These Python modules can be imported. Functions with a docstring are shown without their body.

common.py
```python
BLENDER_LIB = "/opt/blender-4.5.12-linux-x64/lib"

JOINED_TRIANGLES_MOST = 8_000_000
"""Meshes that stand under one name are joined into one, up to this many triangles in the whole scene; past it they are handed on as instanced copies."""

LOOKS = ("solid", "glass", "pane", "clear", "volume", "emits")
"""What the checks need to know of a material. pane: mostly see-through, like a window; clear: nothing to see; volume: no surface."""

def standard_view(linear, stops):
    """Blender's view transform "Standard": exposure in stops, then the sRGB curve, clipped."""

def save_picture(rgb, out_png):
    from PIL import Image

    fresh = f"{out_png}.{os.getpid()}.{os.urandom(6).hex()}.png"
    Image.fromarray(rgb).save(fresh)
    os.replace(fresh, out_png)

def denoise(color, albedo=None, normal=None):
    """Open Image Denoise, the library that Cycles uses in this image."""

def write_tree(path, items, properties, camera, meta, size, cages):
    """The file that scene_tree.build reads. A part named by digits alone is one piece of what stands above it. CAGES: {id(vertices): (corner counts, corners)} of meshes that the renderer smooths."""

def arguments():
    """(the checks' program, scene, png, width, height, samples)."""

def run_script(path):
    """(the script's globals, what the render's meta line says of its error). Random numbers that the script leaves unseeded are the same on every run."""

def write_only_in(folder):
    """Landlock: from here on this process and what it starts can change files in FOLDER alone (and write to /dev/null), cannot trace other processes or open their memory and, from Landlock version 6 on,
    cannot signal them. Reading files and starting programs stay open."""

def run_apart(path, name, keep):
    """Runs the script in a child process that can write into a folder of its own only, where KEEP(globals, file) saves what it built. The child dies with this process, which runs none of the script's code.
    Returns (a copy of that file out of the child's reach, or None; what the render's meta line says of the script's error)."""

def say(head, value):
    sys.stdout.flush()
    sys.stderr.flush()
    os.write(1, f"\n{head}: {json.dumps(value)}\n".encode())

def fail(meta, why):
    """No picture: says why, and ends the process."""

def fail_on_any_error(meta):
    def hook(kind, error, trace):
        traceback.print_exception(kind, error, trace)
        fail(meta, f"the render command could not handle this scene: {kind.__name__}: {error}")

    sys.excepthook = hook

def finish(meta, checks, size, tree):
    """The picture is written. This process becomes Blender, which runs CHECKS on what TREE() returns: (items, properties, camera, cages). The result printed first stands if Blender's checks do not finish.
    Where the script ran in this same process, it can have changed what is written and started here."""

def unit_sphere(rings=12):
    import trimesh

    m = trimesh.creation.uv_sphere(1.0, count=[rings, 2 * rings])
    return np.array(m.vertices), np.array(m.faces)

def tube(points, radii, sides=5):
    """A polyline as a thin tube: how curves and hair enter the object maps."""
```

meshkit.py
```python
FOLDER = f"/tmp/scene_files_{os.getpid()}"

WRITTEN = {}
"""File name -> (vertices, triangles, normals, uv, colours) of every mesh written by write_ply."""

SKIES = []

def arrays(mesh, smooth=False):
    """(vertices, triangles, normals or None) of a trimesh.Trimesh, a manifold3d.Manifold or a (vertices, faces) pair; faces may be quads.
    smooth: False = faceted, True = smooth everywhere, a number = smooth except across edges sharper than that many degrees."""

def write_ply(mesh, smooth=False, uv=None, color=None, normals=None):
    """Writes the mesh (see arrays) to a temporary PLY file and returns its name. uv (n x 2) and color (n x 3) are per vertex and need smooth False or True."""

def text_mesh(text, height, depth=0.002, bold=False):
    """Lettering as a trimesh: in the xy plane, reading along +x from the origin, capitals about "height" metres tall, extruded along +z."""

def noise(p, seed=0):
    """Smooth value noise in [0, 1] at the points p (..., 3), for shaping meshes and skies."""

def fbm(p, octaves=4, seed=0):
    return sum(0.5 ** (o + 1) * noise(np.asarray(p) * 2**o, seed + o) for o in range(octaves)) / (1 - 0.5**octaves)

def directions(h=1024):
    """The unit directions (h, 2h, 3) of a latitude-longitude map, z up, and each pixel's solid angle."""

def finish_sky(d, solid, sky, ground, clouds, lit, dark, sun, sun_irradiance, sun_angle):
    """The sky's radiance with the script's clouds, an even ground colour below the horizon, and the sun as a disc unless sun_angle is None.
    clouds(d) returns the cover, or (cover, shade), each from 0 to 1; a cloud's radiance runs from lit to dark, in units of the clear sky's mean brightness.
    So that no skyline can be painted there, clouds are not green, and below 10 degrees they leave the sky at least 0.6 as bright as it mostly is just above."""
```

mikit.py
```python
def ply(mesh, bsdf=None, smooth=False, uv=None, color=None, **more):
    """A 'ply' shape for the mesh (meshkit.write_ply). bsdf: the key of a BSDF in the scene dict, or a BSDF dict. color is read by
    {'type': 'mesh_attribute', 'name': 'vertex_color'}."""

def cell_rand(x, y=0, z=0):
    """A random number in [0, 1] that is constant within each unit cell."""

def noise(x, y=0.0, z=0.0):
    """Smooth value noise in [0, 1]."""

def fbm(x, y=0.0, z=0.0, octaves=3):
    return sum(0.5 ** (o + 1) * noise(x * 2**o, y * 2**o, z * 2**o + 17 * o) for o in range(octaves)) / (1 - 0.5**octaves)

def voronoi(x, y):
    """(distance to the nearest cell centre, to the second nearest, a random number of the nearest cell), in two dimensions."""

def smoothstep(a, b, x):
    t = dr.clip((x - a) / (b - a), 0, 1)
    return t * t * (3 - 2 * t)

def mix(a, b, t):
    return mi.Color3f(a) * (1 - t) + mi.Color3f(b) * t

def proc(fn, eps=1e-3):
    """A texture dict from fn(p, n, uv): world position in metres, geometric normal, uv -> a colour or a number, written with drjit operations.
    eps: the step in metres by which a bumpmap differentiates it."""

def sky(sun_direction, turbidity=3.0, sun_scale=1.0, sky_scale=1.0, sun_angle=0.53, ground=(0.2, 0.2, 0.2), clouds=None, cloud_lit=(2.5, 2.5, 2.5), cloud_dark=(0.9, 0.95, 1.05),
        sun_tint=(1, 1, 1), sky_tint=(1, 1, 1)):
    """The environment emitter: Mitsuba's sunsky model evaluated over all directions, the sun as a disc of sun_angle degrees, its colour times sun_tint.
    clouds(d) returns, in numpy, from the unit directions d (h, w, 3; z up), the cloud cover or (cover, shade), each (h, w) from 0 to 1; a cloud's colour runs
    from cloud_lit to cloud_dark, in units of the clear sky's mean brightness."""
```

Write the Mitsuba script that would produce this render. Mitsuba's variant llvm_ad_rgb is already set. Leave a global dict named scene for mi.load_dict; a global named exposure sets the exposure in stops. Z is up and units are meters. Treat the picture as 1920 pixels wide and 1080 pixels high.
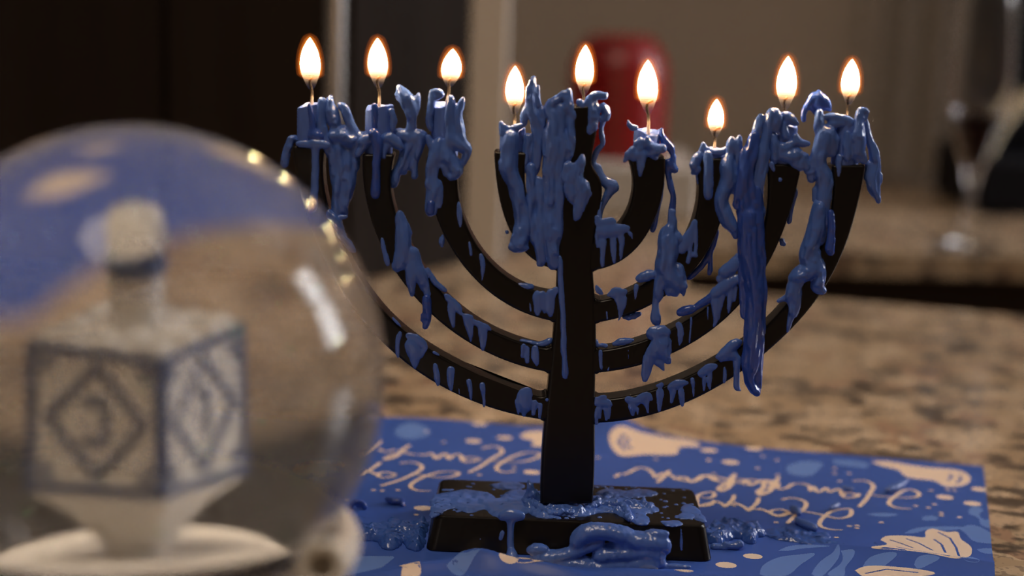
import math
import numpy as np, trimesh, shapely
import drjit as dr
import mitsuba as mi
import meshkit, mikit
from shapely.geometry import Polygon, LineString, Point
from shapely.ops import unary_union
from mikit import proc, noise, fbm, voronoi, smoothstep, mix

rng = np.random.default_rng(7)
scene, labels = {}, {}
T4 = mi.ScalarTransform4f

# ------------------------------------------------------------------ camera
FPX, PITCH, ROLL = 3000.0, math.radians(11.0), math.radians(2.2)
R0, U0 = np.array([1.0, 0, 0]), np.array([0, math.sin(PITCH), math.cos(PITCH)])
FWD = np.array([0, math.cos(PITCH), -math.sin(PITCH)])
RGT = math.cos(ROLL) * R0 + math.sin(ROLL) * U0
UPV = math.cos(ROLL) * U0 - math.sin(ROLL) * R0


def ray(px, py):
    return FWD + (px - 960) / FPX * RGT - (py - 540) / FPX * UPV


CAM = -0.577 * ray(1066, 1012)
MM = np.eye(4)
MM[:3, 0], MM[:3, 1], MM[:3, 2], MM[:3, 3] = -RGT, UPV, FWD, CAM
scene['camera'] = {'type': 'thinlens', 'fov': math.degrees(2 * math.atan(960 / FPX)), 'fov_axis': 'x', 'to_world': T4(MM.tolist()),
                   'aperture_radius': 0.0064, 'focus_distance': 0.566, 'near_clip': 0.01, 'far_clip': 50.0}
exposure = 2.0

WINDOW_LIGHT = [3.0, 3.0, 3.1]
LAMP_LIGHT = [1.85, 1.5, 1.13]
FLAME_GAIN = 2.5


def at(px, py, Y):
    """The point of the upright plane y = Y behind a pixel of the photograph."""
    r = ray(px, py)
    return CAM + r * ((Y - CAM[1]) / r[1])


def ground(px, py, Z=0.0):
    r = ray(px, py)
    return CAM + r * ((Z - CAM[2]) / r[2])


# ------------------------------------------------------------------ scene helpers
def numbered(key):
    if key not in scene and key not in labels:
        return key
    n = 1
    while f'{key}_{n:03d}' in scene or f'{key}_{n:03d}' in labels:
        n += 1
    return f'{key}_{n:03d}'


def thing(name, label, cat, group=None):
    key = numbered(name)
    labels[key] = {'label': label, 'category': cat}
    if group:
        labels[key]['group'] = group
    return key


def obj(name, mesh, bsdf, parent=None, smooth=False, label=None, kind=None, uv=None, **more):
    key = numbered(f'{parent}__{name}' if parent else name)
    scene[key] = mikit.ply(mesh, bsdf, smooth=smooth, uv=uv, **more)
    d = {}
    if label:
        d['label'] = label
    if kind:
        d['kind'] = kind
    if d:
        labels[key] = {**labels.get(key, {}), **d}
    return key


def tag(key, label, cat, group=None):
    labels[key] = {**labels.get(key, {}), 'label': label, 'category': cat}
    if group:
        labels[key]['group'] = group
    return key


# ------------------------------------------------------------------ mesh helpers
def box(lo, hi, bevel=0.0):
    lo, hi = np.minimum(lo, hi), np.maximum(lo, hi)
    m = trimesh.creation.box(hi - lo)
    if bevel:
        b = min(bevel, 0.49 * (hi - lo).min())
        pts = []
        for s in np.ndindex(2, 2, 2):
            c = np.where(s, hi, lo)
            for k in range(3):
                off = np.where(s, -1, 1) * b
                off = off.astype(float)
                off[k] = 0
                pts.append(c + off)
            pts.append(c + np.where(s, -1, 1) * b * 0.42)
        return trimesh.convex.convex_hull(np.array(pts))
    m.apply_translation((lo + hi) / 2)
    return m


def hexa(bottom, top):
    """Closed solid between two equal rings of points."""
    n = len(bottom)
    v = np.vstack([bottom, top])
    f = []
    for i in range(n):
        j = (i + 1) % n
        f += [[i, j, n + j], [i, n + j, n + i]]
    for i in range(1, n - 1):
        f += [[0, i + 1, i], [n, n + i, n + i + 1]]
    m = trimesh.Trimesh(v, f, process=False)
    m.fix_normals()
    return m


def prism(poly_xy, z0, z1):
    ms = []
    for g in getattr(poly_xy, 'geoms', [poly_xy]):
        if g.area <= 0:
            continue
        m = trimesh.creation.extrude_polygon(g, z1 - z0, engine='earcut')
        m.apply_translation([0, 0, z0])
        ms.append(m)
    return trimesh.util.concatenate(ms)


def lathe(profile, center, n=64, axis=None, tilt=None):
    p = np.asarray(profile, float)
    a = np.arange(n) * 2 * np.pi / n
    v = np.stack([p[:, None, 0] * np.cos(a), p[:, None, 0] * np.sin(a), np.repeat(p[:, 1:2], n, 1)], -1).reshape(-1, 3)
    i, j = np.meshgrid(np.arange(len(p) - 1), np.arange(n), indexing='ij')
    q = np.stack([i * n + j, i * n + (j + 1) % n, (i + 1) * n + (j + 1) % n, (i + 1) * n + j], -1).reshape(-1, 4)
    f = np.vstack([q[:, [0, 1, 2]], q[:, [0, 2, 3]]])
    return trimesh.Trimesh(v + np.asarray(center), f, process=False)


def smooth_line(pts, step, closed=False):
    from scipy.interpolate import PchipInterpolator, CubicSpline
    p = np.asarray(pts, float)
    t = np.r_[0, np.cumsum(np.linalg.norm(np.diff(p, axis=0), axis=1) + 1e-9)]
    c = PchipInterpolator(t, p, axis=0) if len(p) < 3 else CubicSpline(t, p, axis=0, bc_type='natural')
    return c(np.linspace(0, t[-1], max(3, int(t[-1] / step) + 1)))


def tube(points, radii, sides=10):
    import common
    p = np.asarray(points, float)
    t = np.gradient(p, axis=0)
    t /= np.linalg.norm(t, axis=1, keepdims=True) + 1e-12
    a = np.cross(t, [0.03, 1.0, 0.02])
    a /= np.linalg.norm(a, axis=1, keepdims=True) + 1e-12
    b = np.cross(t, a)
    ang = np.arange(sides) * 2 * np.pi / sides
    r = np.broadcast_to(radii, (len(p),))
    v = p[:, None] + r[:, None, None] * (np.cos(ang)[None, :, None] * a[:, None] + np.sin(ang)[None, :, None] * b[:, None])
    i, j = np.meshgrid(np.arange(len(p) - 1), np.arange(sides), indexing='ij')
    q = np.stack([i * sides + j, i * sides + (j + 1) % sides, (i + 1) * sides + (j + 1) % sides, (i + 1) * sides + j], -1).reshape(-1, 4)
    f = np.vstack([q[:, [0, 1, 2]], q[:, [0, 2, 3]]])
    v = v.reshape(-1, 3)
    n = len(v)
    v = np.vstack([v, p[0], p[-1]])
    caps = [[n, (k + 1) % sides, k] for k in range(sides)] + [[n + 1, (len(p) - 1) * sides + k, (len(p) - 1) * sides + (k + 1) % sides] for k in range(sides)]
    m = trimesh.Trimesh(v, np.vstack([f, caps]), process=False)
    if m.volume < 0:
        m.invert()
    return m


def slab_xz(poly, y0, y1, bevel, seg=3):
    """A polygon of the x-z plane made into a plate from y0 (front) to y1, its edges rounded by bevel."""
    ring = np.array(poly.exterior.coords)[:-1]
    if Polygon(ring).exterior.is_ccw is False:
        ring = ring[::-1]
    d = np.roll(ring, -1, 0) - np.roll(ring, 1, 0)
    nrm = np.stack([-d[:, 1], d[:, 0]], 1)
    nrm /= np.linalg.norm(nrm, axis=1, keepdims=True) + 1e-12
    levels = []
    for k in range(seg + 1):
        a = k / seg * np.pi / 2
        levels.append((y0 + bevel * (1 - math.sin(a)), bevel * (1 - math.cos(a))))
    front = [(y0 + bevel * (1 - math.cos(k / seg * np.pi / 2)), bevel * (1 - math.sin(k / seg * np.pi / 2))) for k in range(seg + 1)]
    back = [(y1 - bevel * (1 - math.cos(k / seg * np.pi / 2)), bevel * (1 - math.sin(k / seg * np.pi / 2))) for k in range(seg, -1, -1)]
    rows = front + back
    n = len(ring)
    v = np.vstack([np.stack([r[:, 0], np.full(n, y), r[:, 1]], 1) for y, ins in rows for r in [ring + nrm * ins]])
    f = []
    idx = np.arange(n)
    for k in range(len(rows) - 1):
        a, b, c, e = k * n + idx, k * n + (idx + 1) % n, (k + 1) * n + (idx + 1) % n, (k + 1) * n + idx
        f += [np.stack([a, b, c], 1), np.stack([a, c, e], 1)]
    import mapbox_earcut as me
    for k, flip in ((0, False), (len(rows) - 1, True)):
        cap = me.triangulate_float64(ring + nrm * rows[k][1], np.array([n], np.uint32)).reshape(-1, 3).astype(int) + k * n
        f.append(cap[:, ::-1] if flip else cap)
    m = trimesh.Trimesh(v, np.vstack(f), process=False)
    m.fix_normals()
    if m.volume < 0:
        m.invert()
    return m


def surface_nets(fld, origin, h):
    nx, ny, nz = fld.shape
    ins = fld < 0
    s = np.zeros((nx - 1, ny - 1, nz - 1), np.int8)
    for c in np.ndindex(2, 2, 2):
        s += ins[c[0]:nx - 1 + c[0], c[1]:ny - 1 + c[1], c[2]:nz - 1 + c[2]]
    cells = np.argwhere((s > 0) & (s < 8))
    if not len(cells):
        return None
    idx = np.full(s.shape, -1, np.int64)
    idx[tuple(cells.T)] = np.arange(len(cells))
    corners = {c: fld[cells[:, 0] + c[0], cells[:, 1] + c[1], cells[:, 2] + c[2]] for c in np.ndindex(2, 2, 2)}
    acc, cnt = np.zeros((len(cells), 3)), np.zeros(len(cells))
    for c in np.ndindex(2, 2, 2):
        for k in range(3):
            if c[k] == 0:
                e = list(c)
                e[k] = 1
                a, b = corners[c], corners[tuple(e)]
                x = (a < 0) != (b < 0)
                t = np.where(x, a / np.where(x, a - b, 1), 0)
                pt = np.tile(np.array(c, float), (len(cells), 1))
                pt[:, k] += t
                acc += np.where(x[:, None], pt, 0)
                cnt += x
    v = (cells + acc / cnt[:, None]) * h + origin
    faces = []
    for k in range(3):
        a, b = [(1, 2), (2, 0), (0, 1)][k]
        sl0, sl1 = [slice(None)] * 3, [slice(None)] * 3
        sl0[k], sl1[k] = slice(0, -1), slice(1, None)
        x = ins[tuple(sl0)] != ins[tuple(sl1)]
        e = np.argwhere(x)
        e = e[(e[:, a] > 0) & (e[:, b] > 0) & (e[:, a] < fld.shape[a] - 1) & (e[:, b] < fld.shape[b] - 1)]
        pos = ins[tuple(e.T)]
        def cell(da, db):
            q = e.copy()
            q[:, a] -= da
            q[:, b] -= db
            return idx[tuple(q.T)]
        q = np.stack([cell(1, 1), cell(0, 1), cell(0, 0), cell(1, 0)], 1)
        q = np.where(pos[:, None], q, q[:, ::-1])
        faces.append(q)
    q = np.vstack(faces)
    return trimesh.Trimesh(v, np.vstack([q[:, [0, 1, 2]], q[:, [0, 2, 3]]]), process=False)


def blob(strokes, h=0.00045, k=0.0011, rough=0.00035, freq=420.0, seed=0, clip_z=None):
    """Wax: strokes (n x 4 arrays of x, y, z, radius in metres; optionally a flattening per axis) melted into one closed surface."""
    allp = np.vstack([s for s, _ in strokes])
    lo = (allp[:, :3] - allp[:, 3:]).min(0) - 0.0025
    hi = (allp[:, :3] + allp[:, 3:]).max(0) + 0.0025
    shape = np.ceil((hi - lo) / h).astype(int) + 1
    ax = [lo[i] + h * np.arange(shape[i]) for i in range(3)]
    fld = np.full(shape, 0.006)
    for s, flat in strokes:
        fl = np.asarray(flat, float)
        segs = [(s[i], s[i + 1]) for i in range(len(s) - 1)] or [(s[0], s[0])]
        for p, q in segs:
            rm = max(p[3], q[3]) + 0.0035
            a = np.maximum(np.floor((np.minimum(p[:3], q[:3]) - rm - lo) / h).astype(int), 0)
            b = np.minimum(np.ceil((np.maximum(p[:3], q[:3]) + rm - lo) / h).astype(int) + 1, shape)
            X, Y, Z = np.meshgrid(*[ax[i][a[i]:b[i]] for i in range(3)], indexing='ij')
            P = np.stack([X, Y, Z], -1)
            pa, ba = (P - p[:3]) * fl, (q[:3] - p[:3]) * fl
            t = np.clip((pa @ ba) / (ba @ ba + 1e-15), 0, 1)
            d = np.linalg.norm(pa - t[..., None] * ba, axis=-1) - (p[3] + (q[3] - p[3]) * t)
            sl = tuple(slice(a[i], b[i]) for i in range(3))
            o = fld[sl]
            w = np.clip(0.5 + 0.5 * (o - d) / k, 0, 1)
            fld[sl] = o * (1 - w) + d * w - k * w * (1 - w)
    near = np.abs(fld) < 0.003
    P = np.stack(np.meshgrid(*ax, indexing='ij'), -1)[near]
    fld[near] += rough * 2.2 * (meshkit.fbm(P * np.array([1, 1, 0.4]) * freq, 3, seed) - 0.5) + rough * 0.9 * (meshkit.noise(P * np.array([1, 1, 0.16]) * freq * 2.2, seed + 50) - 0.5)
    if clip_z is not None:
        Z = ax[2][None, None, :]
        fld = np.maximum(fld, clip_z - Z + 0 * fld)
    fld[0], fld[-1], fld[:, 0], fld[:, -1], fld[:, :, 0], fld[:, :, -1] = (np.maximum(x, 1e-4) for x in (fld[0], fld[-1], fld[:, 0], fld[:, -1], fld[:, :, 0], fld[:, :, -1]))
    return surface_nets(fld, lo, h)


# ------------------------------------------------------------------ materials
def rgb(*c):
    return {'type': 'rgb', 'value': list(c)}


def prin(color, rough=0.5, **more):
    return {'type': 'twosided', 'b': {'type': 'principled', 'base_color': color if isinstance(color, dict) else rgb(*color), 'roughness': rough, **more}}


def granite_fn(p, n, uv):
    x, y = p.x, p.y + p.z
    w = fbm(x * 60, y * 60, p.z * 60, 3)
    d1, d2, c = voronoi(x * 75 + 2.2 * w, y * 75 + 2.0 * fbm(x * 55 + 9, y * 55, 3.0, 2))
    big = fbm(x * 22 + 3, y * 30, 1.0, 3)
    fine = fbm(x * 420, y * 420, 2.0, 2)
    col = mix((0.40, 0.285, 0.18), (0.55, 0.42, 0.29), smoothstep(0.35, 0.8, c))
    col = mix(col, (0.25, 0.125, 0.075), smoothstep(0.80, 0.9, c) * 0.7)
    dark = smoothstep(0.53, 0.66, fbm(x * 95 + 31, y * 125 + 7, 5.0, 4) * 0.72 + big * 0.34)
    col = mix(col, (0.055, 0.042, 0.036), dark * 0.88)
    return mix(col, (0.12, 0.09, 0.07), smoothstep(0.6, 0.72, fine) * 0.55)


scene['mat_granite'] = prin(proc(granite_fn), 0.22, specular=0.5)
scene['mat_black'] = prin((0.0065, 0.0050, 0.0044), 0.26, specular=0.24)


def wax_bump(p, n, uv):
    return fbm(p.x * 900, p.y * 900, p.z * 330, 3)


def wax_mat(color, rough, bump, **more):
    return {'type': 'twosided', 'b': {'type': 'bumpmap', 'arbitrary': proc(wax_bump, 1.5e-4), 'scale': bump, 'bsdf': {'type': 'principled', 'base_color': rgb(*color), 'roughness': rough, 'specular': 0.5, **more}}}


scene['mat_wax_mid'] = wax_mat((0.028, 0.085, 0.35), 0.18, 0.00022, clearcoat=0.5, clearcoat_gloss=0.93)
scene['mat_wax'] = wax_mat((0.061, 0.136, 0.455), 0.19, 0.00030, clearcoat=0.6, clearcoat_gloss=0.93)
scene['mat_wax_deep'] = wax_mat((0.022, 0.065, 0.34), 0.15, 0.00014, clearcoat=0.6, clearcoat_gloss=0.95)
scene['mat_candle'] = prin((0.085, 0.16, 0.50), 0.38, specular=0.45)
scene['mat_wick'] = prin(proc(lambda p, n, uv: mix((0.55, 0.46, 0.36), (0.012, 0.008, 0.006), smoothstep(0.25, 0.5, uv.y))), 0.8)


def rib_bump(p, n, uv):
    return 0.5 + 0.5 * dr.sin((p.x + 0.12 * p.y) * 2 * math.pi / 0.0011)


def ribbed(color, rough=0.42):
    return {'type': 'twosided', 'b': {'type': 'bumpmap', 'arbitrary': proc(rib_bump, 1e-4), 'scale': 0.000018,
                                      'bsdf': {'type': 'principled', 'base_color': rgb(*color), 'roughness': rough, 'specular': 0.4}}}


scene['mat_paper'] = ribbed((0.037, 0.094, 0.40))
scene['mat_print_cream'] = prin((0.78, 0.63, 0.52), 0.42, specular=0.4)
scene['mat_print_leaf'] = prin((0.115, 0.22, 0.58), 0.42, specular=0.4)
scene['mat_globe_glass'] = {'type': 'dielectric', 'int_ior': 1.36, 'ext_ior': 1.0}
GLOBE_LIQUID = {'type': 'homogeneous', 'albedo': rgb(0.96, 0.95, 0.93), 'sigma_t': 1.5}  # faint milkiness added to brighten the dark lower part of the globe
scene['mat_porcelain'] = prin((0.68, 0.64, 0.58), 0.3)
scene['mat_porcelain_blue'] = prin((0.018, 0.050, 0.150), 0.3)
scene['mat_snow'] = prin((0.62, 0.58, 0.53), 0.7)
scene['mat_glitter'] = prin((0.30, 0.75, 0.40), 0.15, metallic=0.8)
scene['mat_wall'] = prin((0.42, 0.36, 0.31), 0.7)
scene['mat_ceiling'] = prin((0.75, 0.73, 0.70), 0.8)
scene['mat_floor'] = prin(proc(lambda p, n, uv: mix((0.16, 0.10, 0.06), (0.24, 0.15, 0.09), fbm(p.x * 3, p.y * 40, 0, 3))), 0.4)
scene['mat_dark_wood'] = prin(proc(lambda p, n, uv: mix((0.011, 0.007, 0.005), (0.022, 0.015, 0.012), fbm(p.x * 40, p.y * 40, p.z * 3, 3))), 0.75, specular=0.12)
scene['mat_cabinet_brown'] = prin((0.050, 0.034, 0.026), 0.6, specular=0.3)
scene['mat_steel'] = prin((0.42, 0.41, 0.41), 0.35, metallic=0.8)
scene['mat_pilaster'] = prin((0.58, 0.53, 0.48), 0.5)
scene['mat_curtain'] = prin((0.36, 0.32, 0.285), 0.8, sheen=0.3)
scene['mat_red'] = prin((0.24, 0.006, 0.008), 0.3, clearcoat=0.3)
scene['mat_pale_box'] = prin((0.52, 0.48, 0.44), 0.6)
scene['mat_black_plastic'] = prin((0.006, 0.006, 0.009), 0.55, specular=0.12)
scene['mat_cream'] = prin((0.75, 0.66, 0.48), 0.35)
scene['mat_clear_glass'] = {'type': 'dielectric', 'int_ior': 1.5, 'ext_ior': 1.0}
scene['mat_wine'] = prin((0.016, 0.002, 0.002), 0.4, specular=0.15)
scene['mat_white_paint'] = prin((0.78, 0.76, 0.72), 0.5)
# burning gas, nearly clear; the null shells round it only imitate its halo
scene['mat_flame_body'] = {'type': 'blendbsdf', 'weight': 0.03, 'a': {'type': 'null'}, 'b': {'type': 'diffuse', 'reflectance': rgb(0.0, 0.0, 0.0)}}
scene['mat_halo_shell'] = {'type': 'null'}

# ------------------------------------------------------------------ the room
XL, XR, YB, YF, ZF, ZC = -2.3, 1.75, 1.15, -2.6, -0.92, 1.65
t = 0.1
obj('floor', box([XL - t, YF - t, ZF - t], [XR + t, YB + t, ZF]), 'mat_floor', kind='structure')
obj('ceiling', box([XL - t, YF - t, ZC], [XR + t, YB + t, ZC + t]), 'mat_ceiling', kind='structure')
obj('wall_back', box([XL - t, YB, ZF], [XR + t, YB + t, ZC]), 'mat_wall', kind='structure')
obj('wall_left', box([XL - t, YF, ZF], [XL, YB, ZC]), 'mat_wall', kind='structure')
obj('wall_front', box([XL - t, YF - t, ZF], [XR + t, YF, ZC]), 'mat_wall', kind='structure')
WY0, WY1, WZ0, WZ1 = 0.45, 1.02, 0.22, 1.36
right = [box([XR, YF, ZF], [XR + t, WY0, ZC]), box([XR, WY1, ZF], [XR + t, YB, ZC]), box([XR, WY0, ZF], [XR + t, WY1, WZ0]), box([XR, WY0, WZ1], [XR + t, WY1, ZC])]
obj('wall_right', trimesh.util.concatenate(right), 'mat_wall', kind='structure')
# daylight behind a white blind: the lit window itself gives the light
pane = trimesh.Trimesh([[XR + 0.07, WY0, WZ0], [XR + 0.07, WY0, WZ1], [XR + 0.07, WY1, WZ1], [XR + 0.07, WY1, WZ0]], [[0, 1, 2], [0, 2, 3]], process=False)
if pane.face_normals[0][0] > 0:
    pane.invert()
obj('window_1', pane, 'mat_white_paint', kind='structure', emitter={'type': 'area', 'radiance': rgb(*WINDOW_LIGHT), 'sampling_weight': 6.0})
fr = [box([XR + 0.02, WY0, WZ0], [XR + 0.065, WY0 + 0.04, WZ1]), box([XR + 0.02, WY1 - 0.04, WZ0], [XR + 0.065, WY1, WZ1]), box([XR + 0.02, WY0, WZ0], [XR + 0.065, WY1, WZ0 + 0.04]),
      box([XR + 0.02, WY0, WZ1 - 0.04], [XR + 0.065, WY1, WZ1]), box([XR + 0.03, WY0, 0.78], [XR + 0.06, WY1, 0.81])]
obj('frame', trimesh.util.concatenate(fr), 'mat_white_paint', 'window_1')

# warm ceiling lamp above and behind the camera: a round opal diffuser in a ring
LC = np.array([-0.20, -0.60, ZC])
lamp = thing('ceiling_lamp', 'round opal ceiling lamp with a white rim above the counter', 'ceiling lamp')
obj('rim', lathe([(0.0, 0.0), (0.40, 0.0), (0.40, -0.06), (0.37, -0.06), (0.37, -0.02), (0.0, -0.02)], LC, 48), 'mat_white_paint', lamp, smooth=40)
a = np.arange(48) * 2 * np.pi / 48
dv = np.vstack([[LC + [0, 0, -0.045]], LC + np.stack([0.365 * np.cos(a), 0.365 * np.sin(a), np.full(48, -0.045)], 1)])
dm = trimesh.Trimesh(dv, [[0, 1 + (i + 1) % 48, 1 + i] for i in range(48)], process=False)
obj('diffuser', dm, 'mat_white_paint', lamp, emitter={'type': 'area', 'radiance': rgb(*LAMP_LIGHT), 'sampling_weight': 6.0})

# counter: the granite slab, its notch at the right and the run along the back wall
slab_pts = [ground(1285, 541)[:2], ground(1574, 563)[:2], ground(1920, 593)[:2], [1.10, 0.0], [1.10, -0.95], [-1.30, -0.95], [-1.30, YB]]
e0 = ground(1285, 541)[:2]
f0, f1 = ground(1285, 466)[:2], ground(1920, 482)[:2]
fd = (f1 - f0) / np.linalg.norm(f1 - f0)
f2 = f0 + fd * 1.0
k3 = slab_pts[2] + (slab_pts[2] - slab_pts[1]) * 2.0
slab_pts[3] = k3
slab_pts[4] = [k3[0], -0.95]
poly = Polygon([slab_pts[0], slab_pts[1], slab_pts[2], slab_pts[3], slab_pts[4], slab_pts[5], slab_pts[6], [f2[0], YB], f2, f0])
poly = poly.buffer(0.012).buffer(-0.012).buffer(-0.004).buffer(0.004)
obj('countertop', prism(poly, -0.018, 0.0), 'mat_granite')
tag('countertop', 'speckled brown granite worktop under the menorah and the snow globe', 'worktop')
obj('counter_cabinet', prism(poly.buffer(-0.03), ZF, -0.018), 'mat_cabinet_brown')
tag('counter_cabinet', 'dark brown cabinet run carrying the speckled granite worktop', 'cabinet')

# ------------------------------------------------------------------ menorah
FRONT, BACK = -0.00525, 0.00525
CROPS = {'A': (500, 40, 2.5714), 'B': (880, 40, 2.5714), 'C': (1260, 60, 2.5714), 'D': (600, 400, 2.5717), 'E': (1080, 380, 2.454), 'F': (760, 780, 2.743), 'G': (1300, 780, 3.097),
         'H': (600, 780, 3.6), 'P': (0, 0, 1.0)}


def px(crop, x, y):
    ox, oy, s = CROPS[crop]
    return ox + x / s, oy + y / s


def outline(lower, upper, Y=FRONT, ease=2.0, join=None):
    """A plate's outline from two edges read off the photograph, laid on the menorah's upright front plane."""
    from scipy.interpolate import splprep, splev

    def eased(pts):
        p = smooth_line(pts, 4)
        t, _ = splprep(p.T, s=len(p) * ease, k=3)
        return np.stack(splev(np.linspace(0, 1, len(p)), t), 1)
    lo, up = eased(lower), eased(upper)
    w = np.array([at(x, y, Y) for x, y in np.vstack([lo, up])])
    p = Polygon(w[:, [0, 2]]).buffer(0)
    p = max(getattr(p, 'geoms', [p]), key=lambda g: g.area)
    if join is not None:  # the fillets where an arm leaves the stem
        p = unary_union([join, p]).buffer(0.0022, 12).buffer(-0.0022, 12).difference(join.buffer(-0.0004)).union(p)
        p = max(getattr(p, 'geoms', [p]), key=lambda g: g.area)
    p = p.buffer(-0.0006, 8).buffer(0.0006, 8)
    e = p.exterior
    n = int(e.length / 0.0009)
    return Polygon([e.interpolate(k * e.length / n) for k in range(n)])


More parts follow.
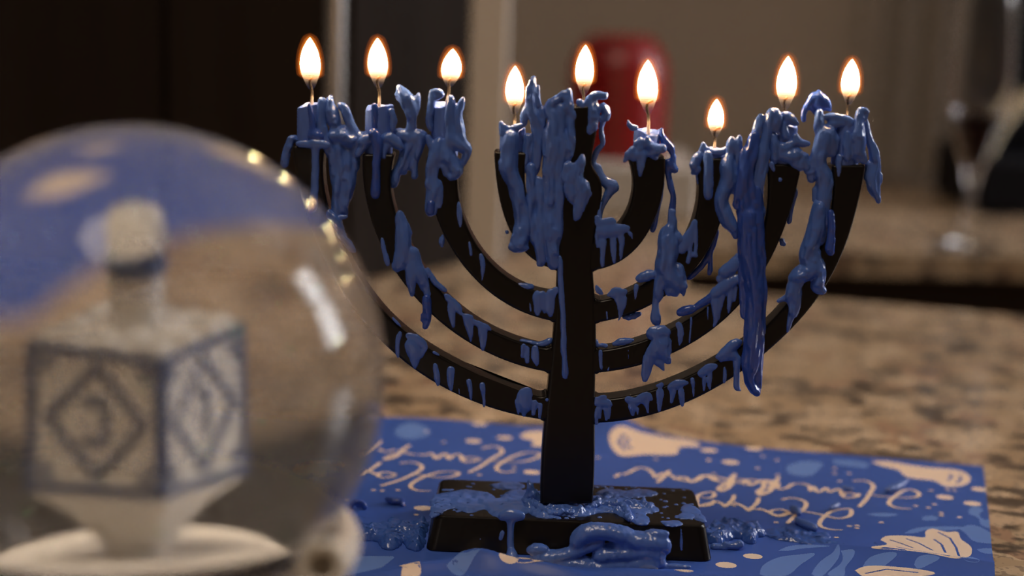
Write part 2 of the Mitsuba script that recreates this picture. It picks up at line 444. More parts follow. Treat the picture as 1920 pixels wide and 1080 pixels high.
menorah = thing('menorah', 'black metal nine-branched menorah covered in dripped blue wax on blue paper', 'menorah')
stem_l = [(1058, 200), (1064, 260), (1062, 300), (1046, 335), (1040, 375), (1046, 420), (1045, 480), (1042, 560), (1032, 680), (1022, 770), (1017, 830), (1014, 900), (1012, 945)]
stem_r = [(1112, 945), (1114, 880), (1116, 800), (1116, 700), (1116, 560), (1116, 430), (1129, 376), (1127, 340), (1108, 305), (1113, 280), (1120, 234), (1123, 196)]
STEM = outline(stem_l, stem_r, ease=0.6)
obj('stem', slab_xz(STEM, FRONT - 0.0002, BACK + 0.0002, 0.0012), 'mat_black', menorah, smooth=35)
ARMS = [
    ([(1060, 795), (1018, 789), (969, 777), (911, 761.6), (853, 738), (802, 711), (763, 684), (720, 649), (668, 590), (620, 510), (585, 430), (563, 366), (551, 310), (544, 274)],
     [(610, 272), (605, 320), (612, 378), (625, 421), (639, 452), (666, 503), (697, 556), (728, 594), (752, 618), (810, 656.6), (853, 678), (911, 711), (969, 734), (1024, 746), (1060, 751)]),
    ([(1060, 702), (1024, 697.5), (969, 686), (911, 660.5), (853, 625.5), (794, 575), (763, 540), (732, 501), (709, 450.5), (693, 400), (686, 363), (678, 310), (674, 290)],
     [(738, 290), (733, 351), (748, 421), (771, 462), (802, 513), (833, 555.5), (864, 583), (923, 620), (969, 638), (1032, 655), (1060, 659)]),
    ([(1060, 606), (1035, 602), (993, 592.5), (950, 571), (903, 536), (864, 493), (833, 446.7), (816, 400), (803, 345), (797, 295)],
     [(862, 295), (857, 340), (863, 385), (878, 425), (895.5, 462), (927, 501), (965, 528), (1000, 544), (1039, 551.6), (1060, 554)]),
    ([(1070, 512), (1039, 505), (1004, 489), (981, 472), (958, 439), (944, 404), (934, 351), (928, 315), (925, 283)],
     [(988, 285), (984, 330), (988, 370), (1000, 405), (1018, 432), (1042, 450), (1070, 458)]),
    ([(1100, 510), (1119, 506), (1161.5, 492), (1190, 470), (1214.5, 441), (1231, 404.5), (1242, 359), (1246, 332), (1250, 293)],
     [(1179, 295), (1187, 351), (1185, 378), (1168, 413), (1152, 432), (1130, 448), (1100, 458)]),
    ([(1100, 610), (1119, 606), (1161.5, 596), (1202, 581.7), (1243, 559), (1288, 522.6), (1320, 486), (1341, 449), (1354, 408), (1362, 350), (1367, 298)],
     [(1302, 298), (1310, 335), (1308, 383), (1299, 416), (1283, 458), (1255, 495), (1223, 522), (1194, 539), (1161, 555), (1119, 565), (1100, 568)]),
    ([(1100, 703), (1119, 700), (1161.5, 694), (1214, 683.6), (1263, 661), (1308, 637), (1345, 612), (1390, 571.5), (1424, 527), (1448, 480), (1473, 422), (1489, 367), (1500, 335), (1507, 310)],
     [(1441, 308), (1438, 371), (1430, 433), (1410, 485), (1372, 536), (1324, 575.6), (1284, 602), (1251, 620), (1206, 641), (1161, 652), (1119, 657), (1100, 659)]),
    ([(1100, 797), (1117, 794), (1202, 785), (1280, 759), (1333, 734.5), (1377, 706), (1434, 665), (1471, 628.6), (1512, 588), (1549, 541), (1577, 488), (1598, 420), (1612, 363), (1622, 330), (1626, 310)],
     [(1559, 310), (1562, 379), (1547, 440), (1517, 508), (1479, 567), (1447, 606), (1408, 637), (1365, 661), (1324.5, 690), (1263, 718), (1202, 738.6), (1125, 749), (1100, 751)]),
]
for lo, up in ARMS:
    obj('arm', slab_xz(outline(lo, up, join=STEM), FRONT, BACK, 0.0011), 'mat_black', menorah, smooth=35)
bl, br = ground(798, 1039), ground(1334, 1053)
yb0 = (bl[1] + br[1]) / 2
BASE_Z = at(1066, 976, yb0 + 0.0025)[2]
xb0, xb1 = bl[0], br[0]
yb1 = yb0 + 0.047
tl, tr = ground(814, 968, BASE_Z)[0], ground(1322, 985, BASE_Z)[0]


def ring4(x0, x1, y0, y1, z, r=0.0035, n=6):
    out = []
    for cx, cy, a0 in ((x1 - r, y1 - r, 0), (x0 + r, y1 - r, 90), (x0 + r, y0 + r, 180), (x1 - r, y0 + r, 270)):
        for k in range(n):
            a = math.radians(a0 + 90 * k / (n - 1))
            out.append([cx + r * math.cos(a), cy + r * math.sin(a), z])
    return out


def stack(rings):
    v = np.array(rings, float)
    m, n = v.shape[:2]
    i, j = np.meshgrid(np.arange(m - 1), np.arange(n), indexing='ij')
    q = np.stack([i * n + j, i * n + (j + 1) % n, (i + 1) * n + (j + 1) % n, (i + 1) * n + j], -1).reshape(-1, 4)
    f = [*q[:, [0, 1, 2]], *q[:, [0, 2, 3]]] + [[0, k + 1, k] for k in range(1, n - 1)] + [[(m - 1) * n, (m - 1) * n + k, (m - 1) * n + k + 1] for k in range(1, n - 1)]
    return trimesh.Trimesh(v.reshape(-1, 3), f, process=False)


ty0, ty1 = yb0 + 0.0022, yb1 - 0.0022
obj('base', stack([ring4(xb0, xb1, yb0, yb1, 0.0008), ring4(tl - 0.0004, tr + 0.0004, ty0 - 0.0003, ty1 + 0.0003, BASE_Z - 0.0011),
                   ring4(tl + 0.0002, tr - 0.0002, ty0 + 0.0003, ty1 - 0.0003, BASE_Z - 0.0003), ring4(tl + 0.0012, tr - 0.0012, ty0 + 0.0012, ty1 - 0.0012, BASE_Z)]),
    'mat_black', menorah, smooth=25)

# ------------------------------------------------------------------ candles
# x of the axis, top y, foot y, half width (pixels); flame tip x y, lower end of its bright body y, half width, wick foot x
CANDLES = [
    ('first', 583, 187, 274, 25.5, 581, 72, 160, 17.5, 585, 'straight short blue candle stub with a flat top, outermost on the left arm'),
    ('second', 712, 190, 296, 26.5, 708, 73, 158, 17, 711, 'smooth blue candle stub with a dark molten channel down its front'),
    ('third', 836, 186, 300, 26, 849, 93, 158, 17, 839, 'blue candle stub with a leaning flame and wax knobs on its rim'),
    ('fourth', 962, 232, 290, 24, 966, 125, 208, 15.5, 965, 'low blue candle stub whose wax runs down in a thick curtain'),
    ('shamash', 1092, 196, 215, 24, 1098, 86, 172, 15.5, 1093, 'shamash candle in the raised middle holder, almost burnt down'),
    ('fifth', 1214, 235, 298, 25, 1215, 114, 206, 17.5, 1216, 'short blue candle stub with an open side and a curled wax tip'),
    ('sixth', 1336, 272, 302, 25, 1344, 187, 252, 13.5, 1340, 'lowest burnt candle with a small flame and a bent wick'),
    ('seventh', 1473, 222, 312, 24, 1478, 107, 198, 17, 1469, 'blue candle stub wrapped in lumpy wax above the long dark blue run'),
    ('eighth', 1590, 218, 314, 26, 1598, 112, 190, 15.5, 1588, 'blue candle stub on the outermost right arm beside a hooked wax curl'),
]
FLAME_PROFILE = [(0.0, 0.22), (0.05, 0.42), (0.12, 0.60), (0.22, 0.79), (0.33, 0.93), (0.43, 1.0), (0.53, 0.99), (0.63, 0.91), (0.73, 0.77), (0.82, 0.58), (0.90, 0.36), (0.96, 0.16), (1.0, 0.0)]


def flame_radiance(p, n, uv):
    v = uv.y
    c = mix((0.003, 0.0033, 0.0065), (0.025, 0.015, 0.0105), smoothstep(0.03, 0.16, v))
    c = mix(c, (0.19, 0.118, 0.063), smoothstep(0.10, 0.27, v))
    c = mix(c, (0.75, 0.55, 0.33), smoothstep(0.21, 0.40, v))
    return mix(c, mi.Color3f(15.0, 8.8, 3.9) * FLAME_GAIN, smoothstep(0.36, 0.62, v))


flame_tex = proc(flame_radiance)


def flame_mesh(base, tip, half, depth_squash=0.9, grow=0.0, n=26):
    """A flame's skin, open at no seam but with one column of vertices repeated, so that its uv runs evenly around and up."""
    a = np.arange(n + 1) * 2 * np.pi / n
    prof = smooth_line([(v * 10, w) for v, w in FLAME_PROFILE], 0.24)
    v, uv = [], []
    for t_, w in prof:
        t_ /= 10
        if grow:
            t_ = 0.22 + 0.78 * t_
            w = float(np.interp(t_, *zip(*FLAME_PROFILE))) * min(1.0, 3.2 * math.sqrt(max(t_ - 0.22, 0)) + 0.05)
        c = base + (tip - base) * t_ + np.array([(tip[0] - base[0]) * 0.18 * math.sin(math.pi * t_), 0, 0])
        w = max(w, 0.004) * half
        if grow:
            c = c + np.array([0, 0, grow * (2 * t_ - 1)])
            w = w + grow * min(1.0, 4.0 * math.sqrt(max(0.0, 1 - t_))) * min(1.0, 3.0 * math.sqrt(max(t_ - 0.22, 0)))
        v.append(c + np.stack([np.cos(a) * w, np.sin(a) * w * depth_squash, 0 * a], 1))
        uv.append(np.stack([a / (2 * np.pi), 0 * a + t_], 1))
    m = len(v)
    i, j = np.meshgrid(np.arange(m - 1), np.arange(n), indexing='ij')
    q = np.stack([i * (n + 1) + j, i * (n + 1) + j + 1, (i + 1) * (n + 1) + j + 1, (i + 1) * (n + 1) + j], -1).reshape(-1, 4)
    return trimesh.Trimesh(np.vstack(v), np.vstack([q[:, [0, 1, 2]], q[:, [0, 2, 3]]]), process=False), np.vstack(uv)


KEYS = {}
for i, (nm, cx, ty, by, hw, fx, fy, fb, fw, wx, label) in enumerate(CANDLES):
    c = thing('candle', label, 'candle', 'burning candles on the menorah')
    KEYS[nm] = c
    top, foot = at(cx, ty, 0), at(cx, by, 0)
    mpp = np.linalg.norm(at(cx + 1, ty, 0) - top)
    r = hw * mpp
    z0, z1 = foot[2] - 0.006, top[2] - 0.001
    if nm == 'shamash':
        z0 = foot[2] - 0.002
    prof = [(0.0, z0), (r * 0.98, z0), (r * 0.99, (z0 + z1) / 2), (r, z1 - 0.0006), (r * 0.96, z1), (r * 0.86, z1 + 0.0001), (r * 0.72, z1 - 0.0010), (r * 0.4, z1 - 0.0016), (0.0, z1 - 0.0017)]
    m = lathe(prof, [top[0], 0, 0], 40)
    v = np.array(m.vertices)
    ang = np.arctan2(v[:, 1], v[:, 0] - top[0])
    up = np.clip((v[:, 2] - (z1 - 0.006)) / 0.006, 0, 1)
    dip = 0.0016 * np.clip(np.sin(-ang + 0.35 * (i - 4)), 0, 1) ** 2 + 0.0008 * meshkit.noise(np.stack([np.cos(ang) * 2 + i * 7, np.sin(ang) * 2, 0 * ang], 1), i)
    v[:, 2] -= up * dip
    obj('stub', trimesh.Trimesh(v, m.faces, process=False), 'mat_candle', c, smooth=40)
    # wick: up from the pool, bent forward at its charred tip
    w0 = np.array([at(wx, ty, 0)[0], 0, z1 - 0.003])
    wt = at(fx * 0.5 + wx * 0.5, fb - (fb - fy) * 0.16, 0)
    wl = smooth_line([w0, w0 + [0, 0, 0.004], w0 * 0.35 + wt * 0.65 + [0, 0.0008, 0], wt, wt + ([0.0014, -0.0004, 0.0008] if nm in ('sixth', 'fifth') else [0.0004, 0, 0.0004])], 0.0005)
    rr = np.linspace(0.00062, 0.00042, len(wl))
    wm = tube(wl, rr, 8)
    vv = np.r_[np.repeat(np.linspace(0, 1, len(wl)), 8), 0, 1]
    obj('wick', wm, 'mat_wick', c, smooth=True, uv=np.stack([vv * 0, vv], 1))
    fbase, ftip = at(fx * 0.35 + wx * 0.65, fb + (fb - fy) * 0.08, 0), at(fx, fy, 0)
    fm, fuv = flame_mesh(fbase, ftip, fw * mpp)
    fm.invert()  # the glowing skin is seen from inside, so the wick stands dark before it
    fl = obj('flame', fm, 'mat_flame_body', c, smooth=True, uv=fuv, label='bright yellow flame', emitter={'type': 'area', 'radiance': flame_tex, 'sampling_weight': 0.8})
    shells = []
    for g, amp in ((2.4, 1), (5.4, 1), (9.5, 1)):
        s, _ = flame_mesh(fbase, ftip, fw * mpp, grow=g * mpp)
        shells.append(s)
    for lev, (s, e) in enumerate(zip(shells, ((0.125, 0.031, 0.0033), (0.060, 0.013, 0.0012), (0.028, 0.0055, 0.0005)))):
        obj('halo_shell', s, 'mat_halo_shell', fl, smooth=True, emitter={'type': 'area', 'radiance': rgb(*e), 'sampling_weight': 0.02})  # added emitting shells: the flame's outer glow and lens bloom built as a halo

# ------------------------------------------------------------------ wax
def stroke(crop, text, Y, flat=(1, 1, 1), Z=None):
    """'x,y,r x,y,r ...' of one run of wax, in a crop's pixels, laid at depth Y (millimetres) or on the level Z (metres)."""
    pts = []
    for tok in text.split():
        q = [float(c) for c in tok.split(',')]
        X, Yp = px(crop, q[0], q[1])
        y = Y + (q[3] if len(q) > 3 else 0)
        w = at(X, Yp, y / 1000) if Z is None else ground(X, Yp, Z)
        tt = (w[1] - CAM[1]) / ray(X, Yp)[1]
        pts.append([*w, q[2] / CROPS[crop][2] * tt / FPX])
    pts = np.array(pts)
    if len(pts) >= 3:
        t = np.r_[0, np.cumsum(np.linalg.norm(np.diff(pts[:, :3], axis=0), axis=1) + 1e-6)]
        from scipy.interpolate import PchipInterpolator
        n = max(3, int(t[-1] / 0.0011))
        pts = PchipInterpolator(t, pts, axis=0)(np.linspace(0, t[-1], n + 1))
    flat = np.array(flat, float)
    if flat[1] > 1:  # never thinner than the grid can hold
        flat[1] = np.clip(np.median(pts[:, 3]) / 0.00042, 1.0, flat[1])
    return pts, flat


SEED = [0]


def pieces(name, m, mat, parent):
    """Every separate run of wax is a part of its own; crumbs are dropped."""
    cs = sorted(m.split(only_watertight=False), key=lambda c: -len(c.faces))
    for n_, c in enumerate(cs):
        if n_ == 0 or len(c.faces) > 60:
            obj(name, c, mat, parent, smooth=True, label='dried blue wax on the black metal' if parent == menorah else None)




def wax(parent, crop, runs, Y=-5.5, mat='mat_wax', flat=(1, 1, 1), Z=None, k=0.0011, rough=0.00042, h=0.00038, name='wax_drip', freq=420.0, clip=None, strands=True):
    st = []
    for r in runs:
        if isinstance(r, str):
            st += [stroke(crop, x, Y, flat, Z) for x in r.split(';')]
        else:
            cr, txt, y, *f = r
            st += [stroke(cr, x, y, f[0] if f else flat, Z if len(f) < 2 else f[1]) for x in txt.split(';')]
    SEED[0] += 1
    if flat[0] == 1 and flat[1] == 1 and flat[2] == 1 and strands and Z is None:
        g = np.random.default_rng(SEED[0])
        for q, f in list(st):
            R = q[:, 3].max()
            if len(q) < 4 or R < 0.0009 or abs(q[-1, 2] - q[0, 2]) < 0.8 * abs(q[-1, 0] - q[0, 0]):
                continue
            for _ in range(2 if R < 0.0016 else 3 if R < 0.0026 else 5):
                a0 = g.uniform(0, 0.45)
                i0, i1 = int(a0 * len(q)), int(min(1, a0 + g.uniform(0.35, 0.75)) * len(q))
                if i1 - i0 < 3:
                    continue
                w = q[i0:i1].copy()
                u = g.uniform(-0.85, 0.85) + 0.15 * np.sin(np.linspace(0, g.uniform(2, 6), len(w)) + g.uniform(0, 6))
                w[:, 0] += u * w[:, 3]
                w[:, 1] -= np.sqrt(np.clip(1 - u * u, 0.05, 1)) * w[:, 3] * 0.86
                tt = np.linspace(0, 1, len(w))
                w[:, 3] = np.clip(R * g.uniform(0.2, 0.34) * (0.75 + 0.35 * np.sin(tt * g.uniform(5, 14) + g.uniform(0, 6)) + 0.5 * np.exp(-((1 - tt) / 0.14) ** 2)), 0.00028, 0.0011)
                st.append((w, f))
    m = blob([(q * np.array([1, 1, 1, 0.93]), f) for q, f in st], h, 0.62 * k, rough, freq, SEED[0], clip)
    return pieces(name, m, mat, parent)


FILM = (1, 2.5, 1)
K = KEYS
# first candle
wax(K['first'], 'A', ['150,572,12 130,562,15 108,600,18 92,650,22 86,682,24'], -1.5)
wax(K['first'], 'A', ['150,590,16 190,592,18 235,590,24 290,596,16', '235,600,22 235,700,16 232,790,17 228,850,22 222,900,26'], -5.6, flat=(1, 1.3, 1))
wax(K['first'], 'A', ['205,400,10 214,450,13 222,505,15 228,545,22', '228,552,34 245,556,34'], -4.9, mat='mat_wax_deep', flat=(1, 1.3, 1), rough=0.0001)
wax(K['first'], 'A', ['268,385,20 264,430,22 262,480,25 272,540,26 298,600,24 318,655,22 318,690,15', '252,580,20 285,600,24 300,640,18'], -3.0)
wax(K['first'], 'A', ['308,366,14 305,400,22 312,440,32 325,480,34 340,500,20', '352,398,12 372,415,20 388,450,22 410,505,20 440,560,22', '335,555,46 362,545,46 400,570,40 330,530,30',
                      '440,580,34 470,565,34 500,560,24', '345,600,36 352,690,34 345,790,28 338,880,26 338,940,24 350,990,20 372,1040,16 392,1070,12',
                      '392,640,30 398,720,32 396,770,36 385,825,34 372,890,20 378,925,13', '432,590,26 430,650,18 434,705,15', '320,640,22 322,700,20 330,780,22'], -2.2, k=0.0013)
wax(K['first'], 'D', ['40,0,22 70,25,24 92,62,20 104,105,15 135,145,18 162,182,14', '100,20,18 125,15,10'], -4.0)
# second candle
wax(K['second'], 'A', ['520,408,16 522,450,17 521,500,14 522,540,14'], -4.4, mat='mat_wax_deep', flat=(1, 1.3, 1), rough=0.0001)
wax(K['second'], 'A', ['515,540,28 535,590,24 532,650,20 528,700,17 528,750,18 525,800,22 524,835,24'], -6.4, mat='mat_wax_deep', rough=0.0002)
wax(K['second'], 'A', ['465,580,30 490,568,30', '470,600,22 440,640,16', '562,565,24 590,560,26 618,580,24 645,605,20', '575,600,22 560,640,16 575,665,12', '600,430,14 608,470,14 606,520,14', '500,570,22 560,575,22'], -4.2)
wax(K['second'], 'A', ['638,318,11 652,335,18 668,360,32 684,395,40 696,435,30 700,475,22 692,535,26', '640,315,10 630,330,8', '632,352,16 640,372,18', '733,348,7 726,372,14 715,415,22 705,450,18',
                       '640,545,32 672,555,34 705,560,32 745,550,30 765,570,16', '695,580,28 672,630,25 650,685,22 625,735,20 612,772,23 604,795,15', '742,560,32 728,620,22 716,690,14 712,745,20',
                       '672,630,26 664,700,26 662,730,16', '700,640,20 690,700,18'], -1.5, k=0.0012)
# third candle
wax(K['third'], 'A', ['798,345,14 795,375,14 788,430,14 784,470,16 792,520,12', '800,345,18 815,338,16 832,342,16 846,354,14', '796,372,20 830,362,16', '792,400,18 790,440,18'], -3.0, rough=0.0002)
wax(K['third'], 'A', ['885,372,18 884,430,24 886,490,24 892,540,26 880,610,24 872,655,24', '946,372,7 938,400,13 925,450,16 935,520,20 950,580,20 972,612,18 962,650,18 945,690,9', '895,560,28 930,596,32 960,615,22',
                      '832,580,26 815,640,34 796,720,28 798,790,30 790,880,26 788,918,24', '828,780,28 834,840,20 838,890,14', '850,620,34 895,680,36 915,725,32 890,748,22', '860,700,30 866,730,24', '780,560,16 800,600,24'], -4.4, k=0.0012)
wax(K['third'], 'A', ['792,880,22 789,918,22'], -6.0, mat='mat_wax_deep', rough=0.0001)
wax(menorah, 'A', ['924,870,8 930,930,11 932,990,11'], -5.6, flat=FILM)
# fourth candle and the curtain to the middle holder
wax(K['fourth'], 'B', ['152,488,9 158,510,13 165,560,20', '160,500,14 190,515,14 230,512,14 255,500,12', '200,560,44 192,640,44 190,700,44 222,790,38 240,870,38 252,950,38 255,1020,38 252,1065,34', '165,680,26 175,720,28 190,760,20',
                       ('D', '968,60,34 965,110,38 962,150,42 940,165,20 985,165,22', -5.6)], -4.6, k=0.0011, rough=0.0004)
wax(K['fourth'], 'B', ['310,272,11 304,310,20 300,350,25 296,400,30 300,440,32', '334,310,9 328,350,16 336,400,18', '292,400,20 264,460,20 262,490,18', '300,440,32 325,480,32 330,560,30 322,640,30 314,710,25 308,748,13', '285,560,24 275,650,21 268,720,15',
                       '355,430,24 350,500,24 352,580,20'], -3.4, k=0.0008, rough=0.0004)
wax(K['shamash'], 'B', ['480,336,18 474,370,25 480,420,27 500,460,21', '455,350,18 430,370,20 400,395,24 376,420,20', '385,430,30 412,480,39 402,560,43 396,640,41 384,720,32 390,800,29 385,880,29 382,935,21', '440,420,30 440,520,32 440,610,34 430,700,30 432,800,30 430,900,30 428,990,30 420,1060,27',
                        '484,470,24 488,560,29 480,640,27 470,690,21', '330,760,18 335,830,21 335,900,21 330,960,24', '300,700,24 300,800,24 292,900,24 300,1000,30 330,1060,32', '350,940,27 352,1010,27', '380,960,30 372,1040,30',
                        ('D', '1060,-20,18 1061,40,30 1062,120,32 1065,180,27 1068,225,20 1066,243,16', -4.6), ('D', '1112,-20,18 1112,50,30 1115,120,34 1122,190,32 1128,250,24 1150,230,12', -4.8), ('D', '1020,60,27 1030,120,24', -5.0)], -4.4, k=0.0008, rough=0.00045)
wax(K['shamash'], 'B', ['545,648,10 535,680,24 515,720,34 490,760,34', '520,760,34 545,820,36 535,880,30 516,940,20', '565,790,20 575,830,18', '480,800,30 500,850,30', '480,700,30 470,760,26'], -7.6, flat=(1, 1.5, 1), rough=0.0007, freq=700)
wax(K['shamash'], 'B', ['575,395,22 595,365,20 620,358,18 655,362,14 664,352,9', '598,410,32 600,450,32 592,500,26 585,545,18', '645,415,26 662,448,22 640,470,20', '530,390,16 545,408,16 560,400,14'], -4.0)
wax(K['shamash'], 'B', ['650,470,14 636,520,11 640,565,13 645,585,11 612,630,13 598,680,14 615,730,18 650,770,24 690,795,32 705,805,18', '690,800,28 660,850,18 642,890,13 622,935,18 615,975,22 625,1000,18', '620,700,16 640,760,20'], -1.0, flat=(1, 1.4, 1), rough=0.0002)
# the inner right arm and its candle
wax(menorah, 'E', ['100,70,18 112,95,22 140,92,22 165,88,22', '120,130,34 165,128,32 210,120,22 240,118,14', '205,150,16 212,200,14 206,258,8', '170,170,18 174,230,14 177,275,7', '125,180,18 124,230,12 122,290,10', '95,150,12 100,200,10', '250,140,12 258,165,6'], -5.4, flat=FILM)
wax(menorah, 'E', ['158,84,16 172,88,14', '105,70,16 100,30,10 112,0,9'], -4.0, mat='mat_wax')
wax(K['fifth'], 'B', ['764,478,7 772,500,12 788,512,15 805,512,12', '812,590,22 828,575,18 822,610,26', '858,560,14 868,600,24 900,625,26 880,630,22', '770,640,22 785,620,20', '765,655,18 750,672,10', '800,640,24 840,640,22 830,672,20 826,705,15 822,742,6', '905,610,24 930,612,22', '790,660,18 810,650,20', '868,640,16 900,660,14'], -5.0, rough=0.0003)
wax(K['fifth'], 'B', ['926,520,9 926,545,12 945,580,18 968,605,20 978,625,16', '940,590,16 930,610,18', '978,635,13 985,655,12 972,690,22 990,715,20', '955,680,18 960,740,14 972,800,15 984,850,13 976,920,17 968,975,13 965,1010,10'], -1.5, mat='mat_wax_deep', rough=0.0002)
wax(menorah, 'E', ['440,40,16 440,90,14 432,140,36 415,190,40', '420,150,44 424,230,48 405,290,44 440,350,48 470,380,34', '460,160,34 485,175,22', '470,300,30 490,380,16 494,425,8', '400,320,30 378,400,24 366,470,16 366,530,20 368,548,20', '440,400,36 455,410,26', '350,330,22 320,340,26 292,352,18', '480,345,20 470,370,22'], -4.6, k=0.0012, rough=0.00045)
wax(menorah, 'E', ['545,95,16 525,140,20 505,180,26 485,215,26', '552,110,8 552,180,8 546,240,12', '530,170,10 525,230,10 515,272,10', '540,240,14 552,242,12'], -5.6, flat=FILM)
wax(menorah, 'B', ['935,770,7 925,830,9 908,900,11 895,960,13 884,1005,15'], -1.0)
wax(menorah, 'E', ['650,130,9 632,190,12 605,250,13 560,310,13 530,335,15 515,350,8', '612,230,10 618,280,10 617,310,13 614,325,12'], -0.5, mat='mat_wax_deep', rough=0.00015)
wax(menorah, 'E', ['92,385,10 104,405,14 120,418,10', '150,425,12 190,415,24 225,410,14', '190,430,24 205,470,20 205,510,12 193,548,4', '225,440,12 222,480,9'], -5.2, flat=FILM)
wax(menorah, 'E', ['278,385,11 274,430,8 274,490,3', '142,500,5 143,535,4'], -5.0, flat=FILM, h=0.0003)
wax(menorah, 'E', ['220,528,10 250,525,16 290,510,12'], -2.0)
# sixth candle (low flame)
wax(K['sixth'], 'C', ['150,540,10 155,560,16 185,578,18 230,580,18 262,565,18', '150,545,12 140,565,14', '135,590,22 120,615,26 110,650,22 125,660,20 100,680,11', '120,700,7 124,730,6'], -4.0, rough=0.0003)
wax(K['sixth'], 'C', ['172,590,22 176,650,23 175,720,24 175,788,24'], -6.0, rough=0.0002)
wax(K['sixth'], 'C', ['290,512,12 285,545,24 282,580,22', '325,505,12 322,545,18 325,590,18 318,640,18', '278,590,20 266,640,34 272,700,40 250,760,36 236,810,34 252,870,38 275,920,34 300,960,22 305,985,14', '300,650,22 305,720,22 300,770,16'], -5.0, k=0.0012, rough=0.0003)
# seventh candle and the long run
wax(K['seventh'], 'C', ['425,405,14 415,440,20 405,490,22', '480,385,22 470,430,24 455,500,24 440,560,30 425,640,36 410,720,36 400,800,34 420,870,34', '500,385,20 505,420,26 500,470,20', '440,580,20 450,660,16'], -4.6, k=0.0011, rough=0.0004)
wax(K['seventh'], 'C', ['395,500,26 385,560,36 362,620,44 350,720,44 345,820,44 358,910,44 372,1000,46', '410,760,30 405,860,34 405,960,36', ('E', '790,60,48 790,150,46 800,250,46 815,350,46 820,450,42 818,550,42 812,650,44 805,740,42 800,800,28 815,855,22 832,872,20', -6.6),
                        ('E', '835,60,28 840,160,26 846,270,22 850,370,20 848,480,22 845,580,24 842,690,20 840,780,20 838,850,18', -6.2), ('E', '760,180,18 765,280,18 765,400,16 770,520,16', -5.8)], -5.6, mat='mat_wax_deep', k=0.001, rough=0.00045)
wax(K['seventh'], 'C', ['535,400,18 560,412,26 580,430,20 604,442,10', '540,440,20 545,500,22', '540,560,34 570,545,22 600,520,16', '595,505,20 620,535,18 655,540,14', '600,590,36 560,600,34 520,580,20', '595,635,30 610,650,22 640,600,22', '645,620,20 655,650,20 650,675,14', '510,600,18', '486,500,20 492,560,24 490,625,18'], -4.0, rough=0.0003)
wax(menorah, 'C', ['600,760,6 590,800,9 575,860,9 566,915,12', '535,1005,9 530,1020,13'], -0.5)
wax(menorah, 'E', ['985,40,7 978,90,10', '945,175,12 955,190,11'], -0.5)
wax(menorah, 'C', ['480,640,16 490,665,8', '520,712,7'], -5.4, flat=FILM, h=0.0003)
# eighth candle: hook, body, long tail
wax(K['eighth'], 'C', ['636,425,13 634,400,12 645,370,16 665,345,20 690,315,26 720,325,28 745,350,22 758,375,12', '680,340,24 705,350,28 735,360,24', '668,360,14 690,395,9', '708,290,14 714,305,16'], -1.0, mat='mat_wax_deep', rough=0.0002)
wax(K['eighth'], 'C', ['712,385,16 708,420,20 706,460,22 715,490,20', '750,410,20 790,412,20 830,420,20 860,435,22 850,455,20', '770,440,24 820,440,22', '742,490,50 724,560,46 705,600,40 712,650,38 735,700,40 728,780,38 722,860,34 726,930,30 715,1000,34', '690,600,24 672,650,24 672,710,22', '780,520,34 770,580,30',
                        '690,760,16 688,810,14'], -3.6, k=0.0011, rough=0.00045)
wax(K['eighth'], 'C', ['845,490,18 844,560,20 846,605,22', '805,600,14 800,640,12 802,690,15', '910,380,20 930,378,16', '905,400,24 902,460,26 900,520,34 896,580,34', '945,385,9 932,420,13', '915,590,24 925,620,20', '870,590,18 895,620,16'], -4.4, rough=0.0002)
wax(K['eighth'], 'C', ['930,430,18 945,500,18 968,570,20 978,640,24 962,700,30 968,750,28 990,800,16 993,815,13', '950,640,20 940,700,18', '996,670,8 1004,705,11 996,740,10'], -2.4, rough=0.0002)
wax(K['eighth'], 'C', ['765,870,16 768,930,17 764,1000,18 760,1045,23 765,1060,20', '780,940,8'], -7.4, mat='mat_wax_deep', rough=0.0001)
wax(menorah, 'E', ['1118,10,30 1112,80,40 1090,160,40 1062,230,34 1050,265,24', '1130,60,24 1135,140,18', '1090,230,40 1085,290,38 1045,325,44 1000,350,28', '1110,280,34 1120,340,30 1108,390,28 1132,402,20', '1010,370,34 990,430,28 1000,480,22 985,540,10 970,600,4', '1020,400,20 1015,480,14 1012,520,6', '960,440,18 932,452,12'], -5.4, k=0.0012, rough=0.0004)
# arms: films and runs
wax(menorah, 'D', ['388,0,18 392,40,28 425,95,26', '400,70,36 400,140,42 400,220,42 370,262,22 440,190,34 462,260,38 490,310,30 500,360,20', '440,260,30 440,330,24 442,395,12', '505,320,20 515,390,18', '520,270,10 550,325,14 605,372,12'], -5.2, flat=(1, 1.3, 1), k=0.0012, rough=0.0005)
wax(menorah, 'D', ['515,410,20 515,450,20 518,500,19 508,545,15', '495,490,12 492,515,9'], -6.2, mat='mat_wax_deep', rough=0.0003)
wax(menorah, 'D', ['300,125,8 312,190,11 326,245,12'], -5.2, flat=FILM)
wax(menorah, 'D', ['605,395,12 650,440,18 682,465,9', '632,450,22 638,510,14 642,548,7', '660,450,14 690,490,10 728,500,11', '705,505,20 722,570,12 726,622,5', '745,520,10 790,545,18 822,562,9', '785,560,24 788,610,16 784,655,6'], -5.3, flat=FILM)
wax(menorah, 'D', ['975,615,14 1010,620,12 1055,632,18 1095,622,20 1112,605,10'], -3.0, flat=(1, 1, 1.3))
wax(menorah, 'D', ['980,640,15 974,690,9', '1000,650,14 998,715,12', '1035,650,18 1040,695,18 1046,728,14'], -5.3, flat=FILM)
wax(menorah, 'D', ['955,345,9 985,350,14 1022,354,13'], -4.0)
wax(menorah, 'D', ['1045,395,24 1048,450,18 1050,485,13', '1075,390,18 1080,450,12 1082,475,8', '1112,385,24 1112,440,22 1110,490,12', '1140,370,20 1125,395,18'], -5.3, flat=FILM)
